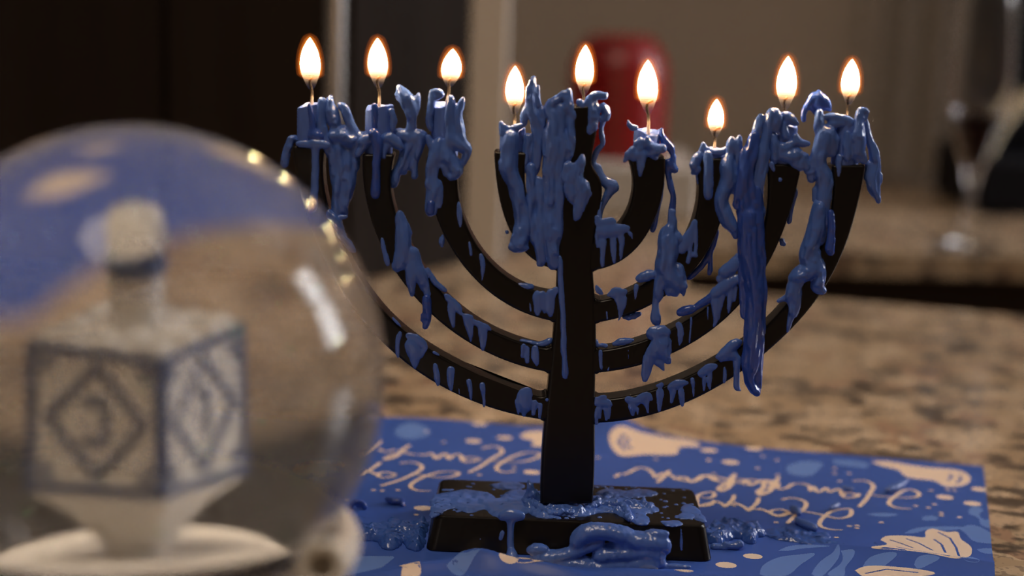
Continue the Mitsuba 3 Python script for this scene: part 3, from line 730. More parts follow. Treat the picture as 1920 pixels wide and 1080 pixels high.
wax(menorah, 'D', ['776,200,8 785,270,10 782,335,5', '720,140,5 728,200,6'], -5.1, flat=FILM)
wax(menorah, 'D', ['592,108,9 590,140,14 590,158,11'], -4.0)
wax(menorah, 'D', ['900,90,9'], -2.0)
wax(menorah, 'D', ['975,862,18 1000,858,18 1015,875,16', '985,885,38 990,930,32 985,970,12 992,985,8', '955,910,18 955,965,10', '1035,915,18 1028,965,12', '1062,925,14 1058,985,8', '1092,900,8'], -5.3, flat=FILM)
wax(menorah, 'D', ['425,590,14 470,610,22 505,645,14', '385,575,11 372,640,10 376,690,8', '445,640,40 455,690,28 456,745,9', '500,660,14 490,690,10', '350,505,9 390,545,8'], -5.3, flat=FILM)
wax(menorah, 'D', ['555,735,14 562,785,15 568,828,7', '630,755,22 630,815,14 632,860,7', '718,810,14 725,855,10 729,905,4', '782,830,14 788,880,10 793,935,3', '550,670,9 575,684,6'], -5.3, flat=FILM)
wax(menorah, 'D', ['670,845,4 671,870,3', '1012,415,5 1015,470,4'], -5.1, flat=FILM, h=0.0003)
wax(menorah, 'D', ['1155,215,15 1160,300,14 1166,400,14 1170,500,13 1174,600,13 1178,700,13 1182,765,15 1181,790,15'], -5.6, flat=(1, 1.3, 1))
wax(menorah, 'E', ['92,640,10 98,660,8', '120,655,12 138,660,10', '175,650,10 220,638,15 262,632,9'], -3.5)
wax(menorah, 'E', ['115,685,10 113,730,9 118,770,5', '165,725,4 148,770,4', '240,680,5 241,735,3'], -5.2, flat=FILM, h=0.0003)
wax(menorah, 'E', ['345,605,26 385,600,36 420,595,18', '390,640,44 365,680,36 335,720,26 322,790,20 318,812,14', '395,690,40 420,720,20 432,735,10', '385,735,24 402,770,4', '430,640,10 432,690,12'], -6.4, flat=(1, 1.6, 1), rough=0.0006, freq=650)
wax(menorah, 'E', ['475,560,14 482,600,14 476,655,4', '530,530,7 528,590,5 522,645,3', '605,480,5 608,540,3'], -5.2, flat=FILM)
wax(menorah, 'E', ['480,505,20 510,495,22 545,488,16', '560,475,18 600,450,18 640,425,22'], -4.6, mat='mat_wax_deep', rough=0.0002)
wax(menorah, 'E', ['640,420,26 690,380,28 740,350,26', '640,450,22 645,520,15 632,575,6', '672,430,18 660,500,10 655,540,5', '712,400,14 706,470,9 702,505,4', '738,390,12 728,450,8', '680,320,30 720,290,32 745,250,24', '660,350,18'], -5.3, flat=(1, 1.4, 1))
wax(menorah, 'E', ['100,905,14 128,895,15', '100,925,16 140,925,20 160,930,12', '110,950,12 112,990,6', '135,950,12 138,1000,6', '155,950,9 150,990,5', '94,950,8 94,1015,8'], -5.3, flat=FILM)
wax(menorah, 'E', ['240,905,18 275,915,18 320,890,22 345,905,12', '258,940,22 262,975,12', '285,950,10 282,980,6', '325,920,18 330,965,8'], -5.15, flat=FILM)
wax(menorah, 'E', ['375,842,12 392,838,12', '384,870,20 385,910,17 384,955,10'], -5.2, flat=FILM)
wax(menorah, 'E', ['432,850,14 470,835,20 510,830,12', '445,870,18 438,920,11', '485,865,18 488,915,11 490,932,8', '535,815,12 540,850,8 540,890,4'], -5.3, flat=FILM)
wax(menorah, 'E', ['575,785,20 610,765,22 640,750,12', '592,810,12 588,865,5', '618,790,14 614,840,9 617,858,6', '684,760,8 686,800,9 682,828,6'], -5.3, flat=FILM)
wax(menorah, 'E', ['650,710,12 690,690,28 730,650,26 755,640,14', '670,720,16 720,700,26', '742,720,18 738,790,15 740,845,15 755,865,9'], -5.2, flat=(1, 1.3, 1))

# ------------------------------------------------------------------ wrapping paper
A = lambda *q: [ground(x, y)[:2] for x, y in q]  # noqa: E731
back_edge = A((560, 787), (640, 788), (760, 788), (862, 792), (1015, 800), (1125, 797), (1172, 799), (1234, 813), (1394, 838), (1623, 857), (1843, 876))
right_edge = A((1853, 960), (1862, 1060), (1872, 1150))
be0 = back_edge[0] + (back_edge[0] - back_edge[1]) * 0.0
left_far = np.array([-0.158, back_edge[0][1] + 0.006])
PAPER = Polygon([left_far, *smooth_line(back_edge, 0.004), *right_edge, [0.165, -0.13], [-0.255, -0.112]])
base_rect = shapely.box(xb0, yb0, xb1, yb1)
cr0, cr1 = ground(1560, 1027)[:2], ground(1870, 1070)[:2]
crd = (cr1 - cr0) / np.linalg.norm(cr1 - cr0)


def bump(xy, c, rx, ry, ang=0.0):
    d = xy - np.asarray(c)
    ca, sa = math.cos(ang), math.sin(ang)
    u, v = d[:, 0] * ca + d[:, 1] * sa, -d[:, 0] * sa + d[:, 1] * ca
    return np.exp(-(u / rx) ** 2 - (v / ry) ** 2)


def paper_z(xy):
    xy = np.asarray(xy, float)
    z = 0.0004 + 0 * xy[:, 0]
    z = z + 0.0052 * bump(xy, ground(1140, 800)[:2] + [0, 0.004], 0.012, 0.016)
    z = z + 0.0012 * bump(xy, ground(760, 795)[:2], 0.03, 0.014)
    z = z + 0.0052 * bump(xy, ground(905, 1066)[:2], 0.011, 0.0055, -0.5)
    z = z + 0.0035 * bump(xy, ground(1000, 1075)[:2], 0.016, 0.0035, -0.25)
    z = z + 0.0030 * bump(xy, ground(800, 1070)[:2], 0.014, 0.0040, 0.4)
    z = z + 0.0022 * bump(xy, ground(1180, 1080)[:2], 0.030, 0.0040, 0.05)
    s = (xy[:, 0] - cr0[0]) * crd[1] - (xy[:, 1] - cr0[1]) * crd[0]  # > 0 on the near side of the fold
    along = (xy - cr0) @ crd
    z = z + 0.0026 * np.exp(-np.abs(s) / 0.010) * np.clip((along + 0.01) / 0.03, 0, 1)
    from scipy.spatial import cKDTree
    d = np.maximum.reduce([xb0 - xy[:, 0], xy[:, 0] - xb1, yb0 - xy[:, 1], xy[:, 1] - yb1])
    calm = np.clip((d - 0.0005) / 0.007, 0, 1)
    return 0.0004 + (z - 0.0004) * calm * calm * (3 - 2 * calm)


def drape(poly, step, lift):
    out = []
    for g in getattr(poly, 'geoms', [poly]):
        if g.geom_type != 'Polygon' or g.area < 1e-9:
            continue
        v, f = trimesh.creation.triangulate_polygon(g.simplify(0.00002), engine='earcut')
        v, f = trimesh.remesh.subdivide_to_size(np.column_stack([v, 0 * v[:, 0]]), f, step, max_iter=20)
        m = trimesh.Trimesh(v, f, process=True)
        v = np.array(m.vertices)
        v[:, 2] = paper_z(v[:, :2]) + lift
        f = np.array(m.faces)
        e1, e2 = v[f[:, 1]] - v[f[:, 0]], v[f[:, 2]] - v[f[:, 0]]
        f = np.where((e1[:, 0] * e2[:, 1] - e1[:, 1] * e2[:, 0] < 0)[:, None], f[:, ::-1], f)
        out.append(trimesh.Trimesh(v, f, process=False))
    return trimesh.util.concatenate(out) if out else None


paper = obj('wrapping_paper', drape(PAPER, 0.003, 0.0), 'mat_paper', smooth=True)
tag(paper, 'blue wrapping paper printed with cream blossoms and Happy Hanukkah lettering under the menorah', 'wrapping paper')


def printed(name, poly, mat, lift=0.00010, step=0.004):
    poly = poly.intersection(PAPER)
    m = drape(poly, step, lift)
    if m is not None:
        obj(name, m, mat, paper, smooth=True)


def gpoly(crop, text):
    q = [tuple(float(c) for c in s.split(',')) for s in text.split()]
    p = np.array([ground(*px(crop, x, y))[:2] for x, y in q])
    ring = smooth_line(np.vstack([p, p[:1]]), 0.001)
    return Polygon(ring).buffer(0)


def pen(crop, texts, thick=0.00085, thin=0.00035):
    """Script lettering: a broad pen, wide on strokes that run away from the reader, thin across."""
    out = []
    for text in texts:
        q = [tuple(float(c) for c in s.split(',')) for s in text.split()]
        p = np.array([ground(*px(crop, x, y))[:2] for x, y in q])
        p = smooth_line(p, 0.0007)
        d = np.gradient(p, axis=0)
        steep = np.abs(d[:, 1]) / (np.linalg.norm(d, axis=1) + 1e-12)
        w = thin + (thick - thin) * np.clip(steep * 1.25 - 0.15, 0, 1)
        w = np.convolve(np.pad(w, 3, 'edge'), np.ones(7) / 7, 'valid')
        for i in range(len(p) - 1):
            out.append(unary_union([Point(p[i]).buffer(w[i], 6), Point(p[i + 1]).buffer(w[i + 1], 6)]).convex_hull)
    return unary_union(out)


WORDS = [
    ('G', ['862,672 800,668 750,655 733,625 765,588 850,550 905,548 918,568 890,595 830,602 760,585 700,572 645,562', '518,492 580,484 635,498 655,525 610,570 548,628',
           '560,575 520,552 475,552 448,570 480,582 540,572', '545,578 490,590 430,562 385,546', '378,486 362,520 322,556 345,548 385,552', '320,556 280,528 240,512', '236,470 222,500 182,532 210,520 240,528',
           '182,532 130,505 100,512 60,522 30,532', '120,500 80,528 36,530 20,505 60,455 110,450 122,468 85,484 45,480']),
    ('G', ['1262,546 1190,542 1142,525 1145,495 1195,455 1265,435 1302,450 1290,478 1225,482 1120,476 1040,468', '930,384 1000,384 1042,408 1035,440 1000,495 964,532', '958,472 915,455 870,462 880,480 940,476 962,462',
           '860,462 838,432 815,440 792,448 770,426 748,440 722,448 700,420 678,440 670,412 640,402', '640,402 590,400 540,425 505,432 492,400', '494,365 470,402 425,455 384,466 372,450 420,425 470,415', '480,405 420,380 370,392 330,408 292,406',
           '240,346 225,376 190,432 158,442 150,428 195,405 232,398', '330,408 300,380 250,372', '232,398 180,372 120,362 130,378 90,352 60,352 30,366 -10,390', '-10,390 -60,382 -110,372']),
    ('F', ['1920,352 1880,340 1830,392 1822,410 1850,402 1875,345', '1850,360 1800,336 1750,336 1735,352 1690,340', '1695,308 1665,340 1640,382 1612,388 1625,366 1680,340', '1660,350 1600,340 1545,312 1500,338 1465,345 1440,322 1400,330 1375,318',
           '1355,290 1330,318 1298,346', '1375,318 1330,300 1290,322 1262,290 1215,272 1160,292 1125,306', '1080,318 1100,306']),
    ('H', ['1312,380 1240,388 1200,374 1225,325 1320,275 1440,255 1482,265 1450,295 1350,318 1210,312 1150,306', '1100,225 1175,214 1225,234 1170,290 1080,352 1010,386', '1080,302 1020,288 965,300 985,318 1060,308',
           '960,308 925,268 895,278 870,298 840,262 815,275 785,296 745,262 700,272 670,268', '600,208 545,250 470,296 440,302 470,280 540,262', '640,270 600,262 540,240', '500,238 440,248 400,232', '410,180 360,216 300,258 280,270']),
    ('H', ['742,515 665,512 618,495 640,450 740,405 880,384 935,392 910,412 820,424 700,410 620,398', '545,326 630,322 685,345 650,390 540,440 418,478', '510,405 440,388 390,405 420,424 500,414', '405,325 350,362 275,402', '390,408 340,385 300,372']),
]
for crop, strokes in WORDS:
    printed('lettering', pen(crop, strokes), 'mat_print_cream', 0.00016, 0.004)
slits = unary_union([LineString([ground(*px('G', *q))[:2] for q in s]).buffer(0.00045) for s in (
    [(1145, 738), (1200, 758), (1270, 792)], [(1240, 728), (1310, 755), (1385, 806)], [(1400, 730), (1440, 760), (1462, 822)], [(1425, 685), (1490, 720), (1525, 780), (1540, 850)], [(1180, 795), (1330, 830), (1480, 858)])])
printed('blossom', gpoly('G', '1085,738 1115,712 1200,706 1290,712 1338,716 1345,690 1400,664 1470,682 1525,680 1548,715 1600,760 1616,805 1595,850 1540,872 1440,858 1180,822 1030,800 1120,772').difference(slits), 'mat_print_cream')
printed('blossom', gpoly('G', '938,908 1000,886 1130,890 1280,905 1400,928 1280,950 1000,950').difference(unary_union([LineString([ground(*px('G', *q))[:2] for q in ((1000, 925), (1120, 905), (1300, 925))]).buffer(0.0004)])), 'mat_print_cream')
sl3 = unary_union([LineString([ground(*px('G', *q))[:2] for q in s]).buffer(0.0006) for s in ([(1490, 345), (1500, 362), (1480, 378)], [(1545, 355), (1555, 375), (1530, 395)])])
printed('blossom', gpoly('G', '1032,272 1100,268 1250,290 1400,308 1540,322 1605,358 1605,385 1540,415 1465,416 1400,384 1300,372 1225,352 1190,320 1110,300').difference(sl3), 'mat_print_cream')
sl4 = unary_union([LineString([ground(*px('F', *q))[:2] for q in s]).buffer(0.0007) for s in ([(1125, 110), (1095, 140), (1130, 180)], [(1150, 125), (1130, 148), (1165, 175)])])
printed('blossom', gpoly('F', '1048,135 1065,95 1120,82 1200,92 1300,108 1420,125 1505,146 1500,160 1420,165 1395,200 1300,205 1220,204 1120,212 1070,180').difference(sl4), 'mat_print_cream')
printed('blossom', gpoly('F', '592,105 640,85 720,85 760,110 740,160 650,158 660,135 600,118'), 'mat_print_cream')
printed('blossom', gpoly('F', '480,770 560,735 650,740 760,775 870,800 700,815 520,800'), 'mat_print_cream')
printed('blossom', gpoly('F', '-10,800 30,775 70,800 60,840 0,850'), 'mat_print_cream')
printed('blossom', gpoly('F', '300,712 340,708 372,742 400,765 350,768 312,745'), 'mat_print_cream')
for bx, by, sc, an in ((-0.150, 0.02, 0.017, 20), (-0.185, -0.055, 0.020, -15), (-0.110, -0.075, 0.015, 50), (-0.105, 0.075, 0.014, -40), (-0.145, -0.02, 0.008, 0), (0.045, -0.085, 0.019, 75), (-0.045, -0.095, 0.017, 30), (0.125, -0.095, 0.018, -20)):
    b = unary_union([shapely.affinity.rotate(shapely.affinity.translate(shapely.affinity.scale(Point(0, 0).buffer(1, 12), 0.62 * sc, 0.30 * sc), 0.5 * sc, 0), k, origin=(0, 0)) for k in (-50, -17, 17, 50)])
    printed('blossom', shapely.affinity.translate(shapely.affinity.rotate(b, an, origin=(0, 0)), bx, by), 'mat_print_cream')
LEAVES = [('G', '385,929 400,880 450,845 520,822 610,812 700,806 650,852 590,900 540,935 450,950'), ('G', '685,925 720,870 770,830 815,800 840,768 850,800 825,860 770,920 720,945'), ('G', '855,800 918,798 915,850 880,900 845,945 800,940 840,880'),
          ('G', '975,905 1000,860 1060,832 1170,830 1120,880 1040,912'), ('G', '490,790 560,762 680,758 790,772 640,776 540,790'), ('G', '540,300 600,276 690,268 732,275 720,322 655,356 585,348'), ('G', '805,258 900,262 1010,282 1008,304 900,296 830,286'),
          ('G', '1008,578 1090,570 1185,578 1090,590'), ('G', '1205,628 1300,612 1420,606 1400,588 1330,595 1330,618 1260,632'), ('G', '1222,692 1290,660 1400,650 1560,655 1480,672 1360,668 1280,690'), ('G', '1540,660 1620,640 1730,690 1740,748 1640,740 1590,700'),
          ('G', '1602,548 1640,530 1678,545 1660,580 1700,610 1735,600 1735,660 1690,650 1640,590 1612,580'), ('G', '1645,790 1690,780 1755,785 1755,812 1690,815'), ('G', '1280,885 1340,848 1420,858 1360,890 1300,905'), ('G', '1560,860 1610,850 1650,870 1650,890 1580,882'),
          ('F', '-40,70 30,50 110,75 100,110 20,125 -40,110'), ('H', '520,110 580,85 690,85 740,115 700,150 600,160'), ('F', '210,800 300,760 420,745 470,760 360,790 280,830'), ('F', '1000,40 1050,30 1130,45 1080,60'), ('F', '1830,820 1870,780 1930,760 1930,830')]
for bx, by, sc, an in ((-0.085, -0.045, 0.030, 40), (-0.125, -0.095, 0.026, -30), (0.0, -0.075, 0.028, 15), (0.09, -0.095, 0.026, -50), (-0.205, -0.085, 0.026, 10), (-0.125, 0.05, 0.024, 80)):
    lf_ = Polygon([(0, 0), (0.3, 0.2), (0.7, 0.2), (1, 0), (0.7, -0.18), (0.3, -0.16)]).buffer(0.04)
    printed('leaf_print', shapely.affinity.translate(shapely.affinity.rotate(shapely.affinity.scale(lf_, sc, sc, origin=(0, 0)), an, origin=(0, 0)), bx, by), 'mat_print_leaf', 0.00006)
for crop, text in LEAVES:
    printed('leaf_print', gpoly(crop, text), 'mat_print_leaf', 0.00006)
for crop, xs, r in (('G', '90,205 215,275 350,195 190,873', 0.0032), ('G', '1460,478 345,822 -5,175', 0.0030), ('F', '350,135 510,118 380,50 650,295 90,480 20,800 530,800 1250,800 1430,815', 0.0030), ('G', '1620,515 1662,432', 0.0030), ('F', '1240,808', 0.002)):
    for s in xs.split():
        x, y = (float(c) for c in s.split(','))
        g = ground(*px(crop, x, y))[:2]
        printed('dot_print', shapely.affinity.scale(Point(g).buffer(r, 10), 1.15, 0.9), 'mat_print_cream', 0.00009)
specks = []
for crop, xs in (('G', '90,265 375,310 490,348 405,240 485,262 820,310 820,340 905,340 850,385 120,342 1400,520 1365,540 1290,530 1440,570 1440,585 1545,595 1380,440 1475,435 1515,440 905,648 950,645 950,660 1090,626 830,718 480,625'),
                 ('F', '110,90 560,270 1290,228 1410,320 1560,230 1810,275 990,220 880,125'), ('H', '360,508 420,512 525,508 835,185 1075,405 560,610 180,575 650,675 800,550')):
    for s in xs.split():
        x, y = (float(c) for c in s.split(','))
        specks.append(shapely.affinity.scale(Point(ground(*px(crop, x, y))[:2]).buffer(0.00085, 5), 1.2, 0.9))
m = drape(unary_union(specks).intersection(PAPER), 0.004, 0.00012)
obj('speck_print', m, 'mat_print_cream', paper, smooth=True, kind='stuff')

# ------------------------------------------------------------------ wax on the base and on the paper
ZB = BASE_Z
FLATZ = (1, 1, 2.6)
def pool(parent, crop, text, Z, thick, mat='mat_wax', rough=0.0006, h=0.0004, name='wax_pool', edge=0.0006, seed=0, ridge=0.0):
    """A puddle: an outline read off the photograph, laid on the level Z, thick in its middle, ragged at its rim."""
    q = np.array([ground(*px(crop, *[float(c) for c in t.split(',')]), Z)[:2] for t in text.split()])
    poly = Polygon(smooth_line(np.vstack([q, q[:1]]), 0.0008)).buffer(0)
    x0, y0, x1, y1 = poly.buffer(0.002).bounds
    X, Y = np.meshgrid(np.arange(x0, x1, h), np.arange(y0, y1, h), indexing='ij')
    P = np.stack([X, Y, 0 * X], -1)
    pt = shapely.points(X.ravel(), Y.ravel())
    d = shapely.distance(pt, poly.boundary).reshape(X.shape)
    d = np.where(shapely.contains_xy(poly, X.ravel(), Y.ravel()).reshape(X.shape), d, -d)
    d = d + edge * 2.4 * (meshkit.fbm(P * 600, 3, seed) - 0.5)
    top = thick * np.sqrt(np.clip(d / 0.0022, 0, 1)) + rough * 1.6 * (meshkit.fbm(P * 420, 4, seed + 9) - 0.42) * np.clip(d / 0.001, 0, 1)
    top = top + ridge * np.clip(meshkit.fbm(P * 300, 3, seed + 3) - 0.5, 0, 1) * np.clip(d / 0.002, 0, 1)
    Zg = np.arange(-0.0009, thick + rough * 2 + ridge + 0.002, h)
    fld = np.where(d[..., None] > 0, Zg[None, None] - top[..., None], np.maximum(-d[..., None], Zg[None, None]))
    fld = np.maximum(np.clip(fld, -0.002, 0.002), -0.0005 - Zg[None, None])
    m = surface_nets(fld, np.array([x0, y0, Z - 0.0009 + 0.0009 * 0]) , h)
    m = trimesh.Trimesh(m.vertices, m.faces, process=False)
    trimesh.smoothing.filter_taubin(m, iterations=4)
    return pieces(name, m, mat, parent)


pool(menorah, 'F', '128,470 165,405 230,392 300,380 380,388 440,405 470,425 520,392 590,378 640,400 690,432 720,470 700,505 640,500 600,520 560,530 500,525 440,510 400,482 330,500 250,478 190,500 140,520', ZB, 0.0008, seed=1)
pool(menorah, 'F', '610,430 700,400 780,405 860,430 960,425 1010,400 1090,412 1140,430 1230,440 1290,470 1230,490 1160,485 1180,520 1150,545 1110,520 1060,500 980,505 900,520 820,515 740,528 660,515', ZB, 0.0010, rough=0.0012, seed=2, ridge=0.006)
pool(menorah, 'F', '975,398 1040,375 1120,385 1220,378 1300,398 1240,418 1140,425 1040,415', ZB, 0.0006, seed=3)
pool(menorah, 'F', '1120,470 1200,455 1285,468 1300,490 1240,505 1262,530 1220,560 1160,545 1170,510', ZB, 0.0007, rough=0.0008, seed=4)
pool(menorah, 'F', '1415,480 1450,455 1500,470 1535,515 1545,545 1500,540 1470,510 1430,505', ZB, 0.0006, seed=5)
pool(menorah, 'F', '1385,515 1440,500 1500,510 1480,528 1410,528', ZB, 0.0005, seed=6)
pool(menorah, 'F', '1320,545 1380,535 1425,548 1400,565 1340,562', ZB, 0.0005, seed=7)
pool(menorah, 'F', '425,355 500,340 590,345 620,362 560,378 470,375', ZB, 0.0004, seed=8, edge=0.0002)
wax(menorah, 'F', ['625,440,22 690,470,20 740,500,18', '770,500,14 830,492,16 870,496,14', '940,470,20 1000,455,22 1060,452,24 1100,460,20', '1100,455,18 1140,490,18 1150,530,14', '690,450,14 720,440,12'], Z=ZB + 0.0012, rough=0.0008, freq=600, name='wax_ridge')
yk = (ground(*px('F', 660, 445), ZB)[1]) * 1000
wax(menorah, 'F', ['635,335,8 640,370,16 655,400,24 680,440,30 700,470,26', '620,440,30 640,400,22'], yk, rough=0.0006, freq=600, name='wax_spike')
wax(menorah, 'F', ['1440,475,26 1500,490,20', '1400,520,18 1480,512,16', '1330,545,20 1380,550,14', '200,380,22 240,380,14', '500,358,30 580,355,24', '1430,380,14'], Z=ZB, flat=(1, 1, 3.4), rough=0.0006, name='wax_pool')
drops = []
for q in rng.uniform([165, 325], [1500, 545], (230, 2)):
    if rng.random() < 0.85:
        g = ground(*px('F', *q), ZB)
        if xb0 + 0.005 < g[0] < xb1 - 0.005 and yb0 + 0.004 < g[1] < yb1 - 0.004:
            s = trimesh.creation.icosphere(1, 1.0)
            s.apply_scale(rng.uniform(0.0003, 0.0009) * np.array([1.2, 1.0, 0.6]))
            s.apply_translation(g)
            drops.append(s)
obj('wax_spatter', trimesh.util.concatenate(drops), 'mat_wax', menorah, smooth=True, kind='stuff')
yf = yb0 * 1000
wax(menorah, 'F', ['500,515,26 545,510,34 590,515,28', '545,520,30 541,560,18 541,620,15 542,680,16,-0.6 548,712,28,-2 549,735,40,-3'], yf + 0.4, flat=(1, 1.2, 1), rough=0.0002)
wax(menorah, 'F', ['500,600,10 488,632,9', '385,632,5 386,640,5'], yf + 1.2, flat=FILM, h=0.0003)
wax(menorah, 'F', ['1418,570,4 1420,650,4 1418,735,5'], yf + 1.0, flat=FILM, h=0.0003)
lump = thing('wax_lump', 'big heap of folded blue wax against the front of the menorah base', 'wax lump')
wax(lump, 'F', ['885,640,40 930,600,44 1000,592,42 1080,602,44 1150,620,40', '878,650,36 862,680,26', '1150,630,40 1210,645,48 1270,650,48 1320,655,42 1345,690,22', '1250,602,18 1320,608,20 1345,604,12', '640,688,20 690,685,28 715,690,24',
                '672,728,32 730,730,38 800,720,32 880,695,28 960,668,24 1010,652,18', '690,748,28 800,760,34 860,765,38 930,768,42', '1000,720,42 1080,710,40 1160,705,40 1230,695,46 1300,722,40', '1180,690,34 1240,660,36 1310,700,34', '930,740,22 900,765,24', '1100,660,30 1140,650,28 1130,680,22',
                '900,775,42 980,780,44 1060,770,42 1150,765,42 1240,750,48 1310,752,32', '1020,690,26 1060,660,18,2', '1300,745,34 1330,775,18 1400,774,12 1460,776,9'], yf - 6.5, flat=(1, 0.8, 1), k=0.0016, rough=0.0003, name='folds')
ls = thing('wax_lump', 'dark glossy puddle of blue wax left of the menorah base', 'wax lump')
pool(ls, 'H', '95,742 160,700 250,720 330,752 430,740 470,705 540,720 600,735 690,700 730,730 715,800 700,880 650,912 590,890 560,850 500,900 440,900 380,850 280,840 200,820 130,790', 0.0006, 0.0022, 'mat_wax_mid', 0.0016, name='puddle', seed=21, ridge=0.005)
lc = thing('wax_lump', 'small looped curl of blue wax lying on the paper left of the base', 'wax lump')
wax(lc, 'H', ['205,625,14 215,595,16 245,575,16 285,585,16 305,615,18 300,635,14', '255,605,18 268,610,16'], ground(*px('H', 255, 635))[1] * 1000, mat='mat_wax_deep', rough=0.0003, name='curl')
l2 = thing('wax_lump', 'tiny pointed bead of blue wax on the paper behind the left puddle', 'wax lump')
wax(l2, 'H', ['450,560,14 500,575,22 545,575,18 555,600,10'], Z=0.0018, mat='mat_wax_deep', rough=0.0004, name='bead')
lr = thing('wax_lump', 'rough blue wax splash on the paper right of the menorah base', 'wax lump')
pool(lr, 'G', '95,640 150,630 220,625 300,640 350,648 400,665 420,690 380,708 340,742 300,735 280,712 200,725 150,745 100,740', 0.0006, 0.0024, 'mat_wax_mid', 0.0014, name='splash', seed=22, ridge=0.003)
lb = thing('wax_lump', 'smooth bean-shaped blue wax drop beside the right foot of the base', 'wax lump')
wax(lb, 'G', ['185,742,16 200,752,18 225,756,20 270,745,27', '120,760,24 180,765,24'], ground(*px('G', 230, 780))[1] * 1000, rough=0.0001, name='drop')
lf = thing('wax_lump', 'thin film of dark blue wax spread over the Happy lettering', 'wax lump')
pool(lf, 'G', '400,670 480,650 560,655 640,670 720,672 790,690 800,720 860,735 960,755 1060,745 1090,760 1030,792 920,785 840,765 740,752 640,742 540,728 440,705', 0.0005, 0.0006, 'mat_wax_mid', 0.0009, name='film', seed=23, ridge=0.003)
for txt, lab in (('600,600,16 640,625,24 690,645,26 710,655,14', 'bean of blue wax lying on the H of the printed Happy'), ('570,530,14 600,545,20 612,565,14', 'small drop of blue wax above the bean on the printed Happy'),
                 ('800,535,12 830,520,16 848,512,10', 'small drop of blue wax between the two printed lines'), ('1130,430,16 1170,420,22 1215,395,20 1240,375,12', 'knobbly bead of blue wax near the top right blossom'), ('880,415,14 920,425,14', 'dark wax bead on the printed Hanukkah')):
    l = thing('wax_lump', lab, 'wax lump')
    wax(l, 'G', [txt], Z=0.0018, mat='mat_wax', rough=0.0004, name='drop')

# ------------------------------------------------------------------ snow globe
GC = CAM + 0.40 * ray(256, 700)
GR = 465 * 0.40 / FPX
globe = thing('snow_globe', 'glass snow globe with a white and blue dreidel inside on a cream base', 'snow globe')
scene[globe + '__glass'] = {'type': 'sphere', 'center': GC.tolist(), 'radius': GR, 'bsdf': {'type': 'ref', 'id': 'mat_globe_glass'}, 'interior': GLOBE_LIQUID}
labels[globe + '__glass'] = {'label': 'clear glass ball filled with liquid'}
zs = -0.0346
rs = math.sqrt(GR ** 2 - zs ** 2) - 0.0012


def disc_snow():
    pts = [(0, zs + 0.0012), (rs * 0.5, zs + 0.0010), (rs * 0.9, zs + 0.0003), (rs, zs - 0.001), (math.sqrt(GR ** 2 - (zs - 0.004) ** 2) - 0.002, zs - 0.004), (0, zs - 0.004)]
    m = lathe(pts[::-1], GC, 64)
    v = np.array(m.vertices)
    v[:, 2] += 0.0009 * (meshkit.fbm(v * 160, 3, 4) - 0.5) * (v[:, 2] > GC[2] + zs - 0.0005)
    return trimesh.Trimesh(v, m.faces, process=False)


obj('snow', disc_snow(), 'mat_snow', globe, smooth=50)
rz = math.sqrt(GR ** 2 - 0.0395 ** 2)
obj('trim_ring', lathe([(rz - 0.006, -0.0378), (rz - 0.0008, -0.0378), (rz - 0.0026, -0.0418), (rz - 0.009, -0.0418), (rz - 0.006, -0.0378)], GC, 64), 'mat_porcelain_blue', globe, smooth=40)
zb = -GC[2]
cz = -0.0400
cr = math.sqrt(GR ** 2 - cz ** 2) + 0.0004
ang = np.linspace(math.radians(150), math.radians(-110), 16)
lip = [(cr + 0.0042 + 0.0048 * math.cos(a), cz - 0.0040 + 0.0048 * math.sin(a)) for a in ang]
obj('base', lathe([(cr - 0.004, cz - 0.008), *lip, (cr + 0.0005, cz - 0.011), (cr - 0.0005, cz - 0.016), (cr + 0.002, cz - 0.026), (cr + 0.010, zb + 0.016), (cr + 0.013, zb + 0.010), (cr + 0.014, zb + 0.0008), (0, zb + 0.0008)], GC, 80), 'mat_porcelain', globe, smooth=50)
obj('band', lathe([(cr + 0.0006, cz - 0.0115), (cr + 0.0012, cz - 0.0120), (cr + 0.0004, cz - 0.0160), (cr + 0.0012, cz - 0.0180), (cr + 0.0004, cz - 0.0182)], GC, 80), 'mat_porcelain_blue', globe, smooth=40)

sc_c = CAM + 0.372 * ray(604, 1062)
ax_y = (CAM - sc_c) / np.linalg.norm(CAM - sc_c)
ax_x = np.cross([0, 0, 1.0], ax_y)
ax_x /= np.linalg.norm(ax_x)
ROT = np.eye(4)
ROT[:3, 0], ROT[:3, 1], ROT[:3, 2], ROT[:3, 3] = ax_x, np.cross(ax_y, ax_x), ax_y, sc_c
ao = np.linspace(0, 2 * np.pi, 17)
sm_ = lathe(np.stack([0.0047 + 0.0016 * np.cos(ao), 0.0018 * np.sin(ao)], 1), [0, 0, 0], 40)
sm_.apply_transform(ROT)
scroll = obj('scroll', sm_, 'mat_porcelain', globe, smooth=40, label='round hollow scroll')
sd_ = lathe([(0.0046, 0.0), (0.0036, -0.0004), (0.0034, -0.0100), (0, -0.0100), (0, -0.0112), (0.0056, -0.0112), (0.0058, -0.0006), (0.0046, 0.0)], [0, 0, 0], 32)
sd_.apply_transform(ROT)
obj('tube', sd_, 'mat_porcelain', scroll, smooth=40)
vd = CAM - GC
vaz = math.atan2(vd[1], vd[0])
naz = vaz - math.radians(31)  # the left face's normal
DU = np.array([-math.sin(naz), math.cos(naz), 0])  # to the right along the left face, seen from outside
DN = np.array([math.cos(naz), math.sin(naz), 0])
S, ZT, ZM, ZP = 0.0282, 0.0079, -0.0200, -0.0338


def dre(u, n, z):
    return GC + DU * u + DN * n + np.array([0, 0, z])


h = S / 2
dreidel = globe + '__dreidel'


